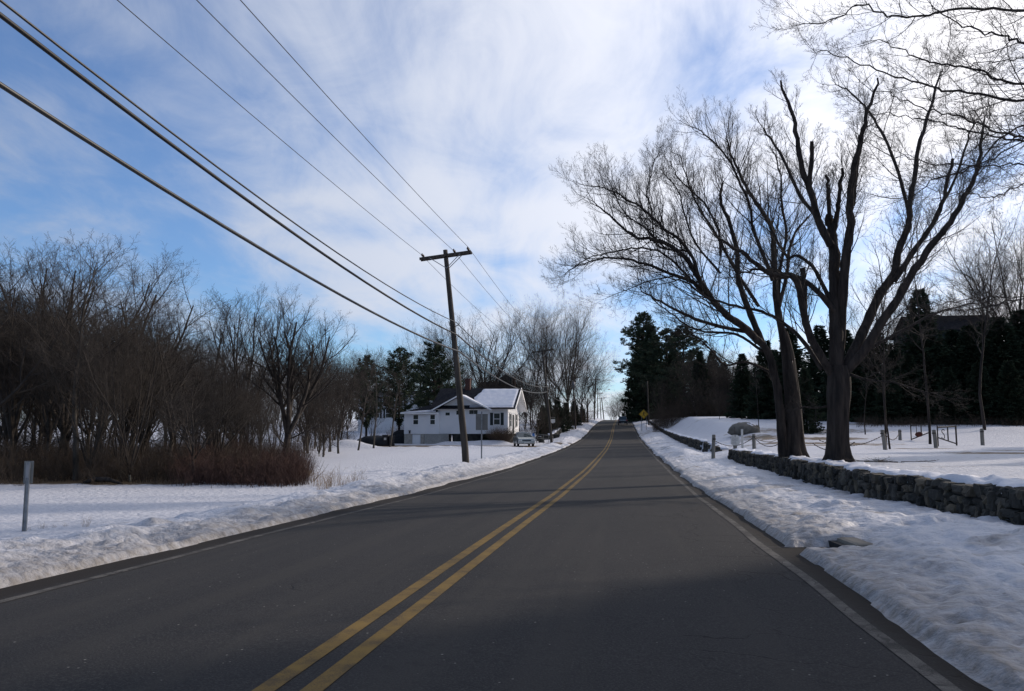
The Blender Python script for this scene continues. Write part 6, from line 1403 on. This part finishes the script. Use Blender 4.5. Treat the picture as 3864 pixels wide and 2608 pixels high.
for i, (dx, dt, Y) in enumerate(((735, 1058, 22.5), (752, 1060, 24), (760, 1048, 25.5), (776, 1072, 22.5), (800, 1066, 24.5), (812, 1055, 26), (830, 1074, 24.5), (742, 1085, 20.5), (780, 1082, 21), (720, 1050, 25))):
    put('g1' if i % 2 else 'g2', dx, dt, Y, 'dry weed stalks poking out of the snow right of the red bushes', 'dry weeds in the snow', cat='weed', wide=.8)
for i, (dx, dt, Y) in enumerate(((110, 1175, 12.2), (135, 1182, 12.4), (160, 1176, 12.6), (205, 1160, 12.6), (78, 1185, 12.0))):
    put('g1' if i % 2 else 'g2', dx, dt, Y, 'small dead weed beside the marker post in the snow', 'dead weeds beside the marker post', cat='weed', wide=.6)
for i, (dx, dt, Y, w) in enumerate(((10, 1080, 24, 2), (50, 1085, 23.6, 1.8), (90, 1080, 25, 2), (425, 1075, 24.5, 1.6), (390, 1080, 25, 2), (350, 1080, 25, 2), (1665, 985, 58, 1.5), (1700, 975, 60, 1.5), (1725, 985, 62, 1.8), (1990, 960, 70, 1.8), (2060, 955, 70, 1.8), (1850, 985, 60, 1.5))):
    put('b1' if i % 2 else 'b2', dx, dt, Y, 'low bramble at the edge of the left wood' if dx < 800 else 'low leafless bramble in the snowy yard', 'low brambles at the left wood edge' if dx < 800 else 'low brambles in the snowy yard', wide=w, cat='shrub')
# fallen log and twigs
p = topz(235, 1098, 25.0); mb = MB(); T0 = np.array([p[0] - .75, 25.0, gz(p[0], 25) + .02]); mb.tube([T0, T0 + np.array([.35, .1, .13]), T0 + np.array([.9, .0, .14]), T0 + np.array([1.5, -.1, .0])], [.05, .09, .08, .04], 8)
prop(mb.build('fallen_log', M['bark_dark'], smooth_=True), 'dark fallen log at the edge of the left wood', 'log')
T = Tree(5); RMIN[0] = .004
p = topz(1985, 1045, 24.0); base = np.array([p[0] + .2, 24.0, gz(p[0], 24.0) + .05])
for k in range(6):
    a = k * 1.1; branch(T, 'twigs', base + np.array([.5 * math.cos(a), .3 * math.sin(a), .02]), (math.cos(a * 1.7), math.sin(a * 1.7), .02), .9, .012, 1, LV_M)
for key, L in T.b.items():
    for j, (pts, rad) in enumerate(L):
        L[j] = ([np.array([q[0], q[1], base[2] + abs(q[2] - base[2]) * .25]) for q in pts], rad)
prop(T.mesh('twigs', 'fallen_branches', M['twig_grey'], None), 'fallen twigs lying on the snow right of the single maple', 'fallen branches')
# the mass of brush behind the first trees: nobody could count it
def brush(name, n, place, hmin, hmax, m, label, seed):
    R = np.random.RandomState(seed); X, Y = place(R, n); Z = ground_z(X, Y)[0]; H = R.uniform(hmin, hmax, n) * R.uniform(.6, 1, n)
    K = 4; P = np.zeros((n, K, 3)); d = np.stack([R.normal(0, .28, n), R.normal(0, .28, n), np.ones(n)], -1); p = np.stack([X, Y, Z - .1], -1); P[:, 0] = p
    for k in range(1, K):
        d = d + R.normal(0, .16, (n, 3)) * [1, 1, .2]; P[:, k] = P[:, k - 1] + d / np.linalg.norm(d, axis=1, keepdims=True) * (H / (K - 1))[:, None]
    rad = np.linspace(1, .3, K)[None] * R.uniform(.004, .011, n)[:, None]
    # side twigs
    k = R.randint(1, 3, 3 * n); b = np.repeat(np.arange(n), 3); q0 = P[b, k]; dd = R.normal(0, 1, (3 * n, 3)); dd[:, 2] = np.abs(dd[:, 2]) + .4; dd /= np.linalg.norm(dd, axis=1, keepdims=True)
    L = (H[b] * R.uniform(.15, .4, 3 * n))[:, None]; Q = np.stack([q0, q0 + dd * L * .5, q0 + dd * L + R.normal(0, .05, (3 * n, 3))], 1); rq = np.tile([.005, .004, .002], (3 * n, 1))
    V1, F1 = tubes_np(P, rad, 3); V2, F2 = tubes_np(Q, rq, 3)
    o = mesh_np(name, np.concatenate([V1, V2]), np.concatenate([F1, F2 + len(V1)]), m, smooth_=True); return prop(o, label, 'undergrowth', kind='stuff')
def pl_wood(R, n):
    Y = 25.2 + 32 * R.rand(n) ** 1.4; xr = np.interp(Y, [25, 40, 50, 62], [650, 670, 700, 720]); dx = -200 + (xr + 200) * R.rand(n); Y = Y + 3.2 * (vnoise(dx * .022, dx * 0, 8) + .5) * np.clip(1.6 - (Y - 25) / 8, 0, 1) - .8
    a = np.arctan((dx * 1.66265 - CXP) / FPX) - YAW; return np.tan(a) * Y, Y + .3 * R.randn(n)
brush('undergrowth', 12000, pl_wood, .4, 2.1, M['shrub_brown'], 'brown tangled undergrowth filling the left wood', 5)
def pl_red(R, n):
    Y = 25.0 + 8 * R.rand(n) ** 1.4; dx = 430 + 265 * R.rand(n); a = np.arctan((dx * 1.66265 - CXP) / FPX) - YAW; return np.tan(a) * Y, Y + .5 * R.randn(n)
brush('undergrowth', 3500, pl_red, .5, 1.6, M['shrub_red'], 'reddish undergrowth at the right end of the left wood', 6)
def pl_right(R, n):
    Y = R.uniform(116, 134, n); dx = R.uniform(1480, 1800, n); a = np.arctan((dx * 1.66265 - CXP) / FPX) - YAW; return np.tan(a) * Y, Y
brush('undergrowth', 5000, pl_right, 2.0, 5.5, M['shrub_brown'], 'brown undergrowth below the far trees right of the road', 7)
def pl_yard(R, n):
    Y = R.uniform(66, 80, n); dx = R.uniform(1940, 2360, n); a = np.arctan((dx * 1.66265 - CXP) / FPX) - YAW; return np.tan(a) * Y, Y
brush('undergrowth', 2500, pl_yard, .5, 1.4, M['shrub_brown'], 'sparse dead stalks along the foot of the evergreen screen', 8)
